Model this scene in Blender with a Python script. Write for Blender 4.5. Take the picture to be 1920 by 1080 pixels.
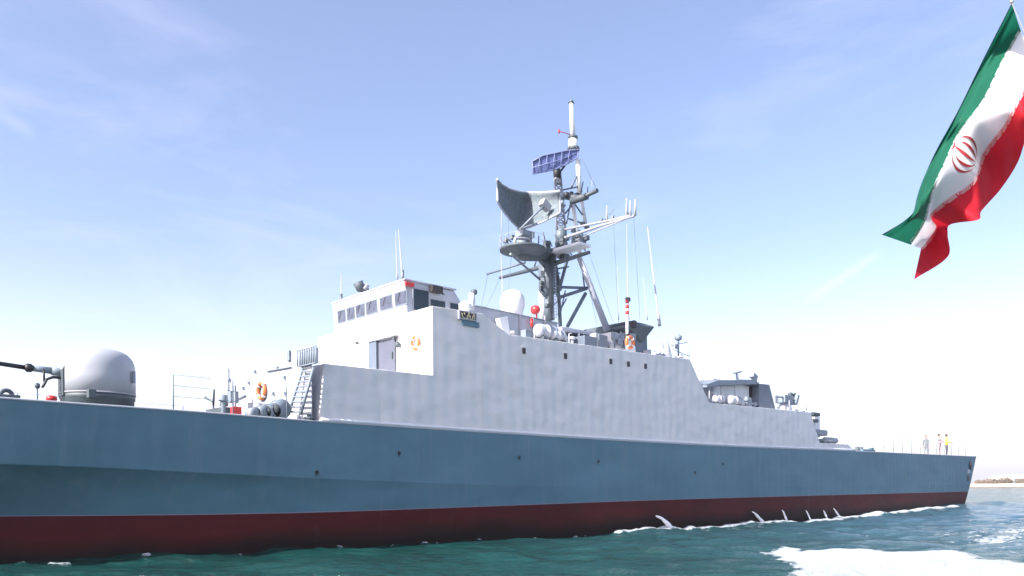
import bpy, bmesh, math, random
from mathutils import Vector, Matrix, noise
random.seed(7)
for o in list(bpy.data.objects): bpy.data.objects.remove(o)
scene = bpy.context.scene
col = scene.collection
PI = math.pi

# ------------------------------------------------------------------ camera
FPX = 1520.0                       # focal length in pixels of a 1920 wide frame
ROLL = math.atan(.008)
TH = math.atan2(1640, 1520)        # angle between the view axis and the ship's long axis
EYE = Vector((0, -22.7, 1.9))
Rv = Vector((math.sin(TH), -math.cos(TH), 0)); Fv = Vector((math.cos(TH), math.sin(TH), 0)); Uv = Vector((0, 0, 1))
cam_d = bpy.data.cameras.new('camera'); cam = bpy.data.objects.new('camera', cam_d); col.objects.link(cam)
cx = Rv*math.cos(ROLL) - Uv*math.sin(ROLL); cy = Rv*math.sin(ROLL) + Uv*math.cos(ROLL); cz = -Fv
m4 = Matrix(((cx.x, cy.x, cz.x, EYE.x), (cx.y, cy.y, cz.y, EYE.y), (cx.z, cy.z, cz.z, EYE.z), (0, 0, 0, 1)))
cam.matrix_world = m4
cam_d.sensor_width = 36; cam_d.lens = 36*FPX/1920; cam_d.shift_y = (913.1-540)/1920
cam_d.clip_start = .1; cam_d.clip_end = 9000
scene.camera = cam

# ------------------------------------------------------------------ sky, sun, exposure
SUN_AZ = math.radians(177.5); SUN_EL = math.radians(36)      # azimuth measured from +X (stern) towards +Y
w = bpy.data.worlds.new('World'); scene.world = w; w.use_nodes = True
nt = w.node_tree; bg = nt.nodes['Background']
sky = nt.nodes.new('ShaderNodeTexSky'); sky.sky_type = 'NISHITA'; sky.sun_disc = False
sky.sun_elevation = SUN_EL; sky.sun_rotation = PI/2 - SUN_AZ
sky.air_density = 1.0; sky.dust_density = 2.2; sky.ozone_density = 2.0
tc = nt.nodes.new('ShaderNodeTexCoord')
mp = nt.nodes.new('ShaderNodeMapping'); mp.inputs['Scale'].default_value = (1.0, 1.0, 3.6); mp.inputs['Rotation'].default_value = (0.3, 0.25, .5)
nz = nt.nodes.new('ShaderNodeTexNoise'); nz.inputs['Scale'].default_value = 2.6; nz.inputs['Detail'].default_value = 9; nz.inputs['Roughness'].default_value = .62; nz.inputs['Distortion'].default_value = .5
rp = nt.nodes.new('ShaderNodeValToRGB'); rp.color_ramp.elements[0].position = .50; rp.color_ramp.elements[1].position = 1.0
rp.color_ramp.elements[0].color = (.03, .03, .03, 1); rp.color_ramp.elements[1].color = (.30, .30, .30, 1)
mx = nt.nodes.new('ShaderNodeMixRGB'); mx.blend_type = 'MIX'; mx.inputs[2].default_value = (6.0, 5.7, 6.6, 1)
L = nt.links.new
L(tc.outputs['Generated'], mp.inputs[0]); L(mp.outputs[0], nz.inputs['Vector']); L(nz.outputs['Fac'], rp.inputs[0])
ti = nt.nodes.new('ShaderNodeMixRGB'); ti.blend_type = 'MULTIPLY'; ti.inputs[0].default_value = 1; ti.inputs[2].default_value = (1.10, .995, 1.04, 1)
L(sky.outputs[0], ti.inputs[1]); L(rp.outputs[0], mx.inputs[0]); L(ti.outputs[0], mx.inputs[1]); # a thin veil of high cloud that thickens towards the horizon
sxz = nt.nodes.new('ShaderNodeSeparateXYZ'); L(tc.outputs['Generated'], sxz.inputs[0])
vr = nt.nodes.new('ShaderNodeMapRange'); vr.interpolation_type = 'SMOOTHSTEP'; vr.inputs['From Min'].default_value = .02; vr.inputs['From Max'].default_value = .30; vr.inputs['To Min'].default_value = .20; vr.inputs['To Max'].default_value = 0
L(sxz.outputs['Z'], vr.inputs['Value'])
vm = nt.nodes.new('ShaderNodeMixRGB'); vm.inputs[2].default_value = (9.2, 8.6, 9.0, 1); L(vr.outputs[0], vm.inputs[0]); L(mx.outputs[0], vm.inputs[1]); L(vm.outputs[0], bg.inputs['Color'])
SKY_MIX = vm
bg.inputs['Strength'].default_value = .112
sl = bpy.data.lights.new('sun', 'SUN'); sl.energy = 4.0; sl.angle = math.radians(.5); sl.color = (1, .96, .9)
so = bpy.data.objects.new('sun', sl); col.objects.link(so)
sd = Vector((math.cos(SUN_EL)*math.cos(SUN_AZ), math.cos(SUN_EL)*math.sin(SUN_AZ), math.sin(SUN_EL)))
so.rotation_euler = sd.to_track_quat('Z', 'Y').to_euler(); so.location = (0, 0, 60)
scene.view_settings.view_transform = 'Standard'; scene.view_settings.look = 'None'
scene.view_settings.exposure = 1.32; scene.view_settings.gamma = 1

# ------------------------------------------------------------------ measuring helpers: where a sight line meets a real plane
def ray(px, py):
    dx = px-960; dy = 913.1-py
    a = dx*math.cos(ROLL)+dy*math.sin(ROLL); b = -dx*math.sin(ROLL)+dy*math.cos(ROLL)
    return Rv*a + Fv*FPX + Uv*b
def S(px, py, y):                    # point on the fore-and-aft plane at that y
    r = ray(px, py); return EYE + r*((y-EYE.y)/r.y)
def Q(px, py, X):                    # point on the athwartships plane at that X
    r = ray(px, py); return EYE + r*((X-EYE.x)/r.x)
def Wt(px, py, z=0):
    r = ray(px, py); return EYE + r*((z-EYE.z)/r.z)
def Dp(px, py, depth):
    r = ray(px, py); return EYE + r*(depth/FPX)
def lerp(tab, x):
    if x <= tab[0][0]: return tab[0][1]
    for (a, b), (c, d) in zip(tab, tab[1:]):
        if x <= c:
            t = (x-a)/(c-a); return b+(d-b)*t
    return tab[-1][1]
def slerp(tab, x):                   # smooth (Catmull-Rom) table
    n = len(tab)
    if x <= tab[0][0]: return tab[0][1]
    if x >= tab[-1][0]: return tab[-1][1]
    for i in range(n-1):
        if x <= tab[i+1][0]:
            x0, y0 = tab[i]; x1, y1 = tab[i+1]; h = x1-x0; t = (x-x0)/h
            m0 = (y1-tab[i-1][1])/(x1-tab[i-1][0]) if i > 0 else (y1-y0)/h
            m1 = (tab[i+2][1]-y0)/(tab[i+2][0]-x0) if i < n-2 else (y1-y0)/h
            return (2*t**3-3*t*t+1)*y0+(t**3-2*t*t+t)*h*m0+(-2*t**3+3*t*t)*y1+(t**3-t*t)*h*m1

# two faint thin cloud wisps, fixed in the sky by direction
def wisp(d1, d2, width, amount):
    global SKY_MIX
    d1 = d1.normalized(); d2 = d2.normalized(); nn = d1.cross(d2).normalized(); mid = (d1+d2).normalized(); half = mid.dot(d1)
    def node(kind, **kw):
        q = nt.nodes.new(kind)
        for k_, v_ in kw.items(): setattr(q, k_, v_)
        return q
    nrm = node('ShaderNodeVectorMath', operation='NORMALIZE'); L(tc.outputs['Generated'], nrm.inputs[0])
    a = node('ShaderNodeVectorMath', operation='DOT_PRODUCT'); a.inputs[1].default_value = nn; L(nrm.outputs[0], a.inputs[0])
    nz2 = node('ShaderNodeTexNoise'); nz2.inputs['Scale'].default_value = 14; nz2.inputs['Detail'].default_value = 6; L(nrm.outputs[0], nz2.inputs['Vector'])
    b_ = node('ShaderNodeMath', operation='MULTIPLY_ADD'); b_.inputs[1].default_value = width*2.2; b_.inputs[2].default_value = -width*1.1; L(nz2.outputs['Fac'], b_.inputs[0])
    c_ = node('ShaderNodeMath', operation='ADD'); L(a.outputs['Value'], c_.inputs[0]); L(b_.outputs[0], c_.inputs[1])
    d_ = node('ShaderNodeMath', operation='ABSOLUTE'); L(c_.outputs[0], d_.inputs[0])
    e_ = node('ShaderNodeMapRange'); e_.inputs['From Min'].default_value = 0; e_.inputs['From Max'].default_value = width; e_.inputs['To Min'].default_value = amount; e_.inputs['To Max'].default_value = 0; L(d_.outputs[0], e_.inputs['Value'])
    f_ = node('ShaderNodeVectorMath', operation='DOT_PRODUCT'); f_.inputs[1].default_value = mid; L(nrm.outputs[0], f_.inputs[0])
    g_ = node('ShaderNodeMapRange'); g_.inputs['From Min'].default_value = half; g_.inputs['From Max'].default_value = 1-(1-half)*.3; L(f_.outputs['Value'], g_.inputs['Value'])
    h_ = node('ShaderNodeMath', operation='MULTIPLY'); L(e_.outputs[0], h_.inputs[0]); L(g_.outputs[0], h_.inputs[1])
    m_ = node('ShaderNodeMixRGB'); m_.inputs[2].default_value = (9, 9, 9.6, 1); L(h_.outputs[0], m_.inputs[0]); L(SKY_MIX.outputs[0], m_.inputs[1]); L(m_.outputs[0], bg.inputs['Color']); SKY_MIX = m_
wisp(ray(1505, 566), ray(1660, 470), .008, .075); wisp(ray(-60, 170), ray(70, 260), .010, .05)

# ------------------------------------------------------------------ materials
def mat(name, c, rough=.5, metal=0, var=.06, vscale=1.5, bump=0, bscale=2.0, stretch=(1, 1, 1), streak=None, spec=.5, trans=0, frames=0, wet=0):
    m = bpy.data.materials.new(name); m.use_nodes = True; n = m.node_tree; b = n.nodes['Principled BSDF']
    b.inputs['Roughness'].default_value = rough; b.inputs['Metallic'].default_value = metal
    b.inputs['Specular IOR Level'].default_value = spec
    g = n.nodes.new('ShaderNodeNewGeometry'); mpn = n.nodes.new('ShaderNodeMapping'); mpn.inputs['Scale'].default_value = stretch
    n.links.new(g.outputs['Position'], mpn.inputs[0])
    t = n.nodes.new('ShaderNodeTexNoise'); t.inputs['Scale'].default_value = vscale; t.inputs['Detail'].default_value = 6; t.inputs['Roughness'].default_value = .6
    n.links.new(mpn.outputs[0], t.inputs['Vector'])
    r = n.nodes.new('ShaderNodeMapRange'); r.inputs['From Min'].default_value = .25; r.inputs['From Max'].default_value = .75
    r.inputs['To Min'].default_value = 1-var; r.inputs['To Max'].default_value = 1+var
    n.links.new(t.outputs['Fac'], r.inputs['Value'])
    v = n.nodes.new('ShaderNodeVectorMath'); v.operation = 'SCALE'; v.inputs[0].default_value = c[:3]
    n.links.new(r.outputs[0], v.inputs['Scale'])
    last = v.outputs[0]
    if streak:                       # (colour, threshold, amount) vertical weathering streaks
        mp2 = n.nodes.new('ShaderNodeMapping'); mp2.inputs['Scale'].default_value = (1.3, 1.3, .12)
        n.links.new(g.outputs['Position'], mp2.inputs[0])
        t2 = n.nodes.new('ShaderNodeTexNoise'); t2.inputs['Scale'].default_value = 1.6; t2.inputs['Detail'].default_value = 8; t2.inputs['Roughness'].default_value = .7
        n.links.new(mp2.outputs[0], t2.inputs['Vector'])
        r2 = n.nodes.new('ShaderNodeMapRange'); r2.inputs['From Min'].default_value = streak[1]; r2.inputs['From Max'].default_value = streak[1]+.2; r2.inputs['To Max'].default_value = streak[2]
        n.links.new(t2.outputs['Fac'], r2.inputs['Value'])
        x = n.nodes.new('ShaderNodeMixRGB'); x.inputs[2].default_value = (*streak[0], 1)
        n.links.new(r2.outputs[0], x.inputs[0]); n.links.new(last, x.inputs[1]); last = x.outputs[0]
    if wet:                          # dark weed and wet band just above the water
        sx = n.nodes.new('ShaderNodeSeparateXYZ'); n.links.new(g.outputs['Position'], sx.inputs[0])
        tw = n.nodes.new('ShaderNodeTexNoise'); tw.inputs['Scale'].default_value = .9; tw.inputs['Detail'].default_value = 7
        n.links.new(mpn.outputs[0], tw.inputs['Vector'])
        ad = n.nodes.new('ShaderNodeMath'); ad.operation = 'MULTIPLY_ADD'; ad.inputs[1].default_value = .9; n.links.new(tw.outputs['Fac'], ad.inputs[0]); n.links.new(sx.outputs['Z'], ad.inputs[2])
        rw_ = n.nodes.new('ShaderNodeMapRange'); rw_.inputs['From Min'].default_value = wet; rw_.inputs['From Max'].default_value = wet+.55; rw_.inputs['To Min'].default_value = .88; rw_.inputs['To Max'].default_value = 0
        n.links.new(ad.outputs[0], rw_.inputs['Value'])
        xw = n.nodes.new('ShaderNodeMixRGB'); xw.inputs[2].default_value = (.006, .007, .006, 1); n.links.new(rw_.outputs[0], xw.inputs[0]); n.links.new(last, xw.inputs[1]); last = xw.outputs[0]
    n.links.new(last, b.inputs['Base Color'])
    if bump:
        t3 = n.nodes.new('ShaderNodeTexNoise'); t3.inputs['Scale'].default_value = bscale; t3.inputs['Detail'].default_value = 1.2
        n.links.new(mpn.outputs[0], t3.inputs['Vector'])
        bp = n.nodes.new('ShaderNodeBump'); bp.inputs['Strength'].default_value = 1; bp.inputs['Distance'].default_value = bump
        n.links.new(t3.outputs['Fac'], bp.inputs['Height']); n.links.new(bp.outputs[0], b.inputs['Normal'])
        if frames:                   # plating pulled in over the frames behind it
            wv = n.nodes.new('ShaderNodeTexWave'); wv.bands_direction = 'X'; wv.inputs['Scale'].default_value = .52; wv.inputs['Distortion'].default_value = 4.5; wv.inputs['Detail'].default_value = 2; wv.inputs['Detail Scale'].default_value = .5
            n.links.new(g.outputs['Position'], wv.inputs['Vector'])
            b2 = n.nodes.new('ShaderNodeBump'); b2.inputs['Distance'].default_value = frames; n.links.new(wv.outputs['Fac'], b2.inputs['Height']); n.links.new(bp.outputs[0], b2.inputs['Normal']); n.links.new(b2.outputs[0], b.inputs['Normal'])
    if trans:
        tr = n.nodes.new('ShaderNodeBsdfTranslucent'); n.links.new(last, tr.inputs[0])
        ms = n.nodes.new('ShaderNodeMixShader'); ms.inputs[0].default_value = trans
        n.links.new(b.outputs[0], ms.inputs[1]); n.links.new(tr.outputs[0], ms.inputs[2])
        n.links.new(ms.outputs[0], n.nodes['Material Output'].inputs[0])
    return m
M = dict(
 hull=mat('hull_paint', (.092, .195, .255), .55, spec=.3, var=.16, vscale=.5, bump=.09, bscale=.9, stretch=(.5, 1, 1), streak=((.17, .235, .28), .52, .45), frames=.006),
 red=mat('antifouling_red', (.075, .006, .008), .6, spec=.2, var=.3, vscale=.8, stretch=(.4, 1, 1), bump=.03, streak=((.12, .08, .09), .6, .5), wet=.58),
 line=mat('waterline_stripe', (.35, .36, .40), .5), strip=mat('boot_line', (.20, .18, .24), .6),
 sup=mat('superstructure_paint', (.70, .69, .685), .55, var=.07, vscale=.9, bump=.15, bscale=1.3, stretch=(.6, 1, .9), streak=((.44, .45, .48), .6, .25), frames=.016),
 doorp=mat('door_paint', (.10, .11, .15), .5, var=.15),
 gunp=mat('turret_paint', (.36, .38, .42), .5, var=.05, spec=.3),
 slate=mat('slate_paint', (.115, .145, .19), .5, var=.12), mast=mat('mast_grey', (.12, .15, .18), .5, var=.2, vscale=2),
 grey=mat('grey_paint', (.40, .42, .48), .5, var=.08, bump=.01, bscale=4),
 white=mat('white_paint', (.72, .73, .75), .42, var=.04),
 mid=mat('mid_grey_paint', (.2, .24, .29), .5, var=.12),
 dark=mat('dark_grey_paint', (.07, .09, .105), .55, var=.2, vscale=3),
 black=mat('black_paint', (.015, .016, .02), .5, var=.2),
 mesh=mat('antenna_mesh', (.15, .18, .205), .7, var=.35, vscale=7, spec=.2),
 blue=mat('blue_antenna', (.10, .13, .30), .5, var=.25, vscale=6),
 glass=mat('window_glass', (.02, .035, .05), .12, var=.2, spec=.35),
 pane=mat('tinted_pane', (.075, .085, .125), .3, var=.5, vscale=4, spec=.5),
 orange=mat('lifebuoy_orange', (.62, .17, .05), .5, var=.1),
 redp=mat('red_paint', (.55, .03, .03), .4, var=.1),
 deck=mat('deck_paint', (.12, .15, .15), .8, var=.15),
 cream=mat('cream_lettering', (.6, .55, .38), .6),
 brown=mat('dark_board', (.03, .028, .025), .5),
 rope=mat('rope', (.3, .3, .27), .9, var=.2, vscale=12),
 skin=mat('skin', (.42, .24, .16), .6), hair=mat('hair', (.02, .015, .012), .7),
 cl_grey=mat('grey_uniform', (.22, .24, .26), .8), cl_pink=mat('pale_pink_shirt', (.6, .42, .45), .8), cl_or=mat('orange_vest', (.8, .38, .05), .8),
 cl_dk=mat('dark_trousers', (.08, .08, .10), .8),
 fgreen=mat('flag_green', (.003, .125, .068), .75, var=.08, vscale=5, trans=.45),
 fwhite=mat('flag_white', (.82, .80, .83), .75, var=.03, vscale=5, trans=.3),
 fred=mat('flag_red', (.62, .012, .03), .75, var=.1, vscale=5, trans=.45),
 femb=mat('emblem_red', (.26, .012, .022), .75, var=.1),
 fhem=mat('flag_hem', (.01, .05, .07), .8),
 steel=mat('pole_steel', (.5, .5, .5), .35, metal=.7),
 sand=mat('sand', (.50, .42, .33), .9, var=.12, vscale=.05), rock=mat('shore_rock', (.17, .15, .12), .9, var=.3, vscale=.5),
 leaf=mat('bush_leaves', (.20, .155, .115), .8, var=.3, vscale=1), bark=mat('bush_wood', (.12, .09, .07), .9),
 pale=mat('pale_cladding', (.6, .58, .58), .6), foam=mat('foam', (.88, .9, .92), .8, var=.05, vscale=5, bump=.03, bscale=9),
)

# ------------------------------------------------------------------ mesh builder
WORLD = {}                                       # world position of every object's origin
class MB:
    def __init__(s): s.v = []; s.f = []; s.mi = []; s.mats = []; s.sm = []
    def _m(s, m):
        if m is None: return 0
        if m not in s.mats: s.mats.append(m)
        return s.mats.index(m)
    def add(s, vs, fs, m=None, smooth=False):
        k = len(s.v); s.v += [Vector(p) for p in vs]; mi = s._m(m)
        for f in fs: s.f.append([i+k for i in f]); s.mi.append(mi); s.sm.append(smooth)
        return s
    def box(s, c, d, rz=0, rx=0, ry=0, m=None):
        R = Matrix.Rotation(rz, 3, 'Z') @ Matrix.Rotation(ry, 3, 'Y') @ Matrix.Rotation(rx, 3, 'X')
        vs = [Vector(c)+R @ Vector((x*d[0]/2, y*d[1]/2, z*d[2]/2)) for x in (-1, 1) for y in (-1, 1) for z in (-1, 1)]
        return s.add(vs, [(0, 1, 3, 2), (4, 6, 7, 5), (0, 4, 5, 1), (2, 3, 7, 6), (0, 2, 6, 4), (1, 5, 7, 3)], m)
    def bb(s, x0, x1, y0, y1, z0, z1, m=None): return s.box(((x0+x1)/2, (y0+y1)/2, (z0+z1)/2), (x1-x0, y1-y0, z1-z0), m=m)
    def tube(s, pts, r, n=8, m=None, cap=True):
        pts = [Vector(p) for p in pts]; rs = r if isinstance(r, (list, tuple)) else [r]*len(pts)
        vs = []; fs = []; prev = None
        for i, p in enumerate(pts):
            d = (pts[min(i+1, len(pts)-1)]-pts[max(i-1, 0)]).normalized()
            if prev is None:
                a = Vector((0, 0, 1)) if abs(d.z) < .9 else Vector((1, 0, 0)); u = d.cross(a).normalized()
            else: u = (prev - d*prev.dot(d)).normalized()
            prev = u; q = d.cross(u)
            for k in range(n):
                t = 2*PI*k/n; vs.append(p+(u*math.cos(t)+q*math.sin(t))*rs[i])
        for i in range(len(pts)-1):
            for k in range(n): fs.append((i*n+k, i*n+(k+1) % n, (i+1)*n+(k+1) % n, (i+1)*n+k))
        s.add(vs, fs, m, True)
        if cap:
            k = len(s.v)-len(vs); mi = s._m(m)
            s.f.append([k+i for i in range(n)][::-1]); s.f.append([k+(len(pts)-1)*n+i for i in range(n)]); s.mi += [mi, mi]; s.sm += [False, False]
        return s
    def lathe(s, c, prof, n=32, m=None, axis='z', smooth=True):
        vs = []; fs = []; c = Vector(c)
        for r, h in prof:
            for k in range(n):
                t = 2*PI*k/n; x, y = r*math.cos(t), r*math.sin(t)
                vs.append(c+(Vector((x, y, h)) if axis == 'z' else Vector((h, x, y)) if axis == 'x' else Vector((x, h, y))))
        for i in range(len(prof)-1):
            for k in range(n): fs.append((i*n+k, i*n+(k+1) % n, (i+1)*n+(k+1) % n, (i+1)*n+k))
        fs.append(tuple(range(n))[::-1]); fs.append(tuple((len(prof)-1)*n+k for k in range(n)))
        return s.add(vs, fs, m, smooth)
    def prism(s, poly, d, m=None):               # poly: list of 3D points, extruded by vector d
        n = len(poly); d = Vector(d); vs = [Vector(p) for p in poly]+[Vector(p)+d for p in poly]
        fs = [tuple(range(n))[::-1], tuple(range(n, 2*n))]+[(i, (i+1) % n, n+(i+1) % n, n+i) for i in range(n)]
        return s.add(vs, fs, m)
    def torus(s, c, R, r, ax=(1, 0, 0), n=28, k=10, m=None):
        ax = Vector(ax).normalized(); a = Vector((0, 0, 1)) if abs(ax.z) < .9 else Vector((1, 0, 0)); u = ax.cross(a).normalized(); q = ax.cross(u); c = Vector(c)
        vs = []; fs = []
        for i in range(n):
            t = 2*PI*i/n; e = u*math.cos(t)+q*math.sin(t)
            for j in range(k):
                p = 2*PI*j/k; vs.append(c+e*(R+r*math.cos(p))+ax*r*math.sin(p))
        for i in range(n):
            for j in range(k): fs.append((i*k+j, ((i+1) % n)*k+j, ((i+1) % n)*k+(j+1) % k, i*k+(j+1) % k))
        return s.add(vs, fs, m, True)
    def build(s, name, material=None, parent=None, bevel=0, fix=True):
        me = bpy.data.meshes.new(name)
        xs = [v.x for v in s.v]; ys = [v.y for v in s.v]; zs = [v.z for v in s.v]
        o0 = Vector(((min(xs)+max(xs))/2, (min(ys)+max(ys))/2, min(zs)))
        me.from_pydata([v-o0 for v in s.v], [], s.f)
        if s.mats:
            for m in s.mats: me.materials.append(m)
        elif material: me.materials.append(material)
        if len(s.mats) or 1:
            me.polygons.foreach_set('material_index', s.mi if s.mats else [0]*len(s.f))
        me.polygons.foreach_set('use_smooth', s.sm)
        if fix:
            bm = bmesh.new(); bm.from_mesh(me); bmesh.ops.recalc_face_normals(bm, faces=bm.faces)
            bm.to_mesh(me); bm.free()
        me.update()
        o = bpy.data.objects.new(name, me); col.objects.link(o); WORLD[o] = o0
        if parent: o.parent = parent; o.location = o0-WORLD[parent]
        else: o.location = o0
        if bevel:
            b = o.modifiers.new('bevel', 'BEVEL'); b.width = bevel; b.segments = 2; b.limit_method = 'ANGLE'
        return o
def tag(o, label=None, cat=None, group=None, kind=None):
    if label: o['label'] = label
    if cat: o['category'] = cat
    if group: o['group'] = group
    if kind: o['kind'] = kind
    return o
def empty(name, loc):
    o = bpy.data.objects.new(name, None); col.objects.link(o); o.location = loc; o.empty_display_size = .3; WORLD[o] = Vector(loc); return o
def copy_tree(o, loc=None, parent=None):
    c = o.copy(); col.objects.link(c); c.parent = parent
    if loc is not None: c.location = loc
    for ch in list(o.children): copy_tree(ch, None, c)
    return c

# ------------------------------------------------------------------ sea
def wave_ship(X, Y):
    t = lerp([(-12, .15), (4, .12), (12, -.02), (20, -.12), (28, -.2), (45, -.2), (53, -.12), (58, .02), (64, .2), (74, .25), (90, .05), (110, 0)], X)
    d = max(0, -Y) if Y < 4 else max(0, Y-8)
    return t*math.exp(-d/5.0)
comps = []
rw = random.Random(3)
for i in range(30):
    lam = .7*1.13**i if i < 22 else .9*1.11**(i-8); lam = min(lam, 11)
    a = rw.gauss(math.radians(235), .75); comps.append((2*PI/lam, math.cos(a), math.sin(a), rw.random()*6.28,   .0075*lam**.75*(1 if lam < 3 else (3/lam)**.7)))
def sea_z(X, Y):
    d = math.hypot(X-EYE.x, Y-EYE.y); z = 0
    for k, ca, sa, p, A in comps:
        lam = 2*PI/k; fade = 1 if d < 60*lam else max(0, 1-(d-60*lam)/(60*lam))
        if fade <= 0: continue
        s_ = math.sin(k*(X*ca+Y*sa)+p); z += A*fade*(s_+.35*s_*s_-.17)
    return z
BOATY = -20
WA = [Wt(p, q) for p, q in ((1432, 1032), (1470, 1026), (1530, 1032), (1600, 1031), (1680, 1040), (1760, 1045), (1850, 1053), (1925, 1058))]
WB = [Wt(p, q) for p, q in ((1432, 1032), (1450, 1043), (1500, 1056), (1520, 1058), (1500, 1075), (1490, 1090))]
def inpoly(x, y, P):
    c = False; j = len(P)-1
    for i in range(len(P)):
        if (P[i][1] > y) != (P[j][1] > y) and x < (P[j][0]-P[i][0])*(y-P[i][1])/(P[j][1]-P[i][1])+P[i][0]: c = not c
        j = i
    return c
wake_poly = [(p.x, p.y) for p in WA]+[(60, -32), (10, -24), (13.5, -15.6)]+[(p.x, p.y) for p in reversed(WB[1:])]
def edge_dist(x, y, P):
    best = 1e9
    for i in range(len(P)):
        ax, ay = P[i]; bx, by = P[(i+1) % len(P)]; dx, dy = bx-ax, by-ay; L2 = dx*dx+dy*dy or 1e-9
        t = max(0, min(1, ((x-ax)*dx+(y-ay)*dy)/L2)); best = min(best, math.hypot(x-ax-dx*t, y-ay-dy*t))
    return best
def foam_at(X, Y):
    f = 0
    if X > 9 and Y < -8:
        n1 = noise.noise(Vector((X*.9, Y*.9, 1.3)))*.35+noise.noise(Vector((X*2.6, Y*2.6, 5)))*.16
        ins = inpoly(X, Y, wake_poly); d = edge_dist(X, Y, wake_poly)
        sd_ = (d if ins else -d)+n1*.8
        f = max(0, min(1, .5+sd_*1.3))
        if X > 24 or not ins:           # broken streaks trailing astern of the boat wake
            g = .6*noise.noise(Vector((X*.10, Y*.6, 9)))+.6*noise.noise(Vector((X*.35, Y*1.7, 3)))+.3*noise.noise(Vector((X*1.2, Y*3.5, 3)))
            reach = math.exp(-max(0, Y+13)/4.0)*min(1, max(0, (X-22)/10))
            f = max(f, max(0, min(.55, .36*reach+g*1.0*reach)))
    if 26.5 < X < 66 and -2.2 < Y < .6: # foam riding along the hull
        wd = .26+.3*min(1, max(0, (X-44)/8))*(1 if X < 62 else max(.2, (66-X)/4))
        yc = -.22-.42*math.exp(-((X-27.6)/2.2)**2)-lerp([(27, .1), (44, .25), (50, .6), (58, .5), (64, .8)], X)*.7
        n1 = noise.noise(Vector((X*1.3, Y*2, 7)))*.14
        f = max(f, max(0, min(1, 1.35-abs(Y-yc+n1)/wd)))
    if 3 < X < 26.5 and -.8 < Y < .8:
        n1 = noise.noise(Vector((X*1.1, Y*2, 17)))
        f = max(f, max(0, min(.8, (noise.noise(Vector((X*2.4, Y*3, 17)))+n1*.4-.34)*5))*max(0, 1-abs(Y-(.0 if X > 9 else .25))/.3))
    return f
def axis(lo, hi, step, far_lo, far_hi, g=1.22):
    a = []; x = lo; st = step
    while x > far_lo: st *= g; x -= st; a.insert(0, x)
    x = lo
    while x < hi: a.append(x); x += step
    st = step
    while x < far_hi: a.append(x); st *= g; x += st
    return a
xs = axis(2, 52, .14, -500, 1900, 1.07)
ys = axis(-19, 1.2, .11, -500, 1900, 1.12)
vs = []; fo = []; ch = []
for y in ys:
    for x in xs:
        f = foam_at(x, y); z = sea_z(x, y)+wave_ship(x, y)
        if f > .02 and y > -3: z += f*.07
        if f > .02: z += f*(.035+.07*max(0, noise.noise(Vector((x*2.2, y*2.2, 0)))+.25))
        vs.append((x, y, z)); fo.append(f); ch.append(max(0, min(1, (x-16)/34))*max(0, min(1, (2-y)/4))*(.75+.6*noise.noise(Vector((x*.12, y*.3, 2)))) if x < 400 else .5)  # last value: mask for the painted sky reflection, growing towards the stern
nx = len(xs)
fs = [(j*nx+i, j*nx+i+1, (j+1)*nx+i+1, (j+1)*nx+i) for j in range(len(ys)-1) for i in range(nx-1)]
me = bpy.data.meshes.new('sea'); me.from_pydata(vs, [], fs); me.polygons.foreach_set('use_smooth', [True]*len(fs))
at = me.attributes.new('foam', 'FLOAT', 'POINT'); at.data.foreach_set('value', fo); at2 = me.attributes.new('sky_sheen', 'FLOAT', 'POINT'); at2.data.foreach_set('value', ch); me.update()
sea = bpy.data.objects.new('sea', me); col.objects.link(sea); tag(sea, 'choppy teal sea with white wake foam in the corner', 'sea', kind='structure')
m = bpy.data.materials.new('sea_water'); m.use_nodes = True; n = m.node_tree; b = n.nodes['Principled BSDF']; l = n.links.new
b.inputs['IOR'].default_value = 1.33; b.inputs['Roughness'].default_value = .1; b.inputs['Specular IOR Level'].default_value = .75
g = n.nodes.new('ShaderNodeNewGeometry')
t = n.nodes.new('ShaderNodeTexNoise'); t.inputs['Scale'].default_value = .25; t.inputs['Detail'].default_value = 4
l(g.outputs['Position'], t.inputs['Vector'])
cr = n.nodes.new('ShaderNodeValToRGB'); cr.color_ramp.elements[0].color = (.003, .034, .029, 1); cr.color_ramp.elements[1].color = (.005, .058, .052, 1)
cr.color_ramp.elements[0].position = .3; cr.color_ramp.elements[1].position = .7
l(t.outputs['Fac'], cr.inputs[0])
ca = n.nodes.new('ShaderNodeAttribute'); ca.attribute_name = 'sky_sheen'; cm = n.nodes.new('ShaderNodeMixRGB'); cm.inputs[2].default_value = (.048, .105, .155, 1)  # reflected sky painted into the water colour as a lighter blue
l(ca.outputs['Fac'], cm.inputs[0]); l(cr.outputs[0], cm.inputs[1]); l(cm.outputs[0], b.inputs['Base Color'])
mpn = n.nodes.new('ShaderNodeMapping'); mpn.inputs['Scale'].default_value = (1, 1, 1); mpn.inputs['Rotation'].default_value = (0, 0, .9)
l(g.outputs['Position'], mpn.inputs[0])
t1 = n.nodes.new('ShaderNodeTexNoise'); t1.inputs['Scale'].default_value = 1.7; t1.inputs['Detail'].default_value = 8; t1.inputs['Roughness'].default_value = .62
l(mpn.outputs[0], t1.inputs['Vector'])
bp = n.nodes.new('ShaderNodeBump'); bp.inputs['Distance'].default_value = .34; bp.inputs['Strength'].default_value = 1
l(t1.outputs['Fac'], bp.inputs['Height']); l(bp.outputs[0], b.inputs['Normal'])
fa = n.nodes.new('ShaderNodeAttribute'); fa.attribute_name = 'foam'
t2 = n.nodes.new('ShaderNodeTexNoise'); t2.inputs['Scale'].default_value = 3.2; t2.inputs['Detail'].default_value = 10; t2.inputs['Roughness'].default_value = .72; t2.inputs['Distortion'].default_value = .6
l(g.outputs['Position'], t2.inputs['Vector'])
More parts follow.
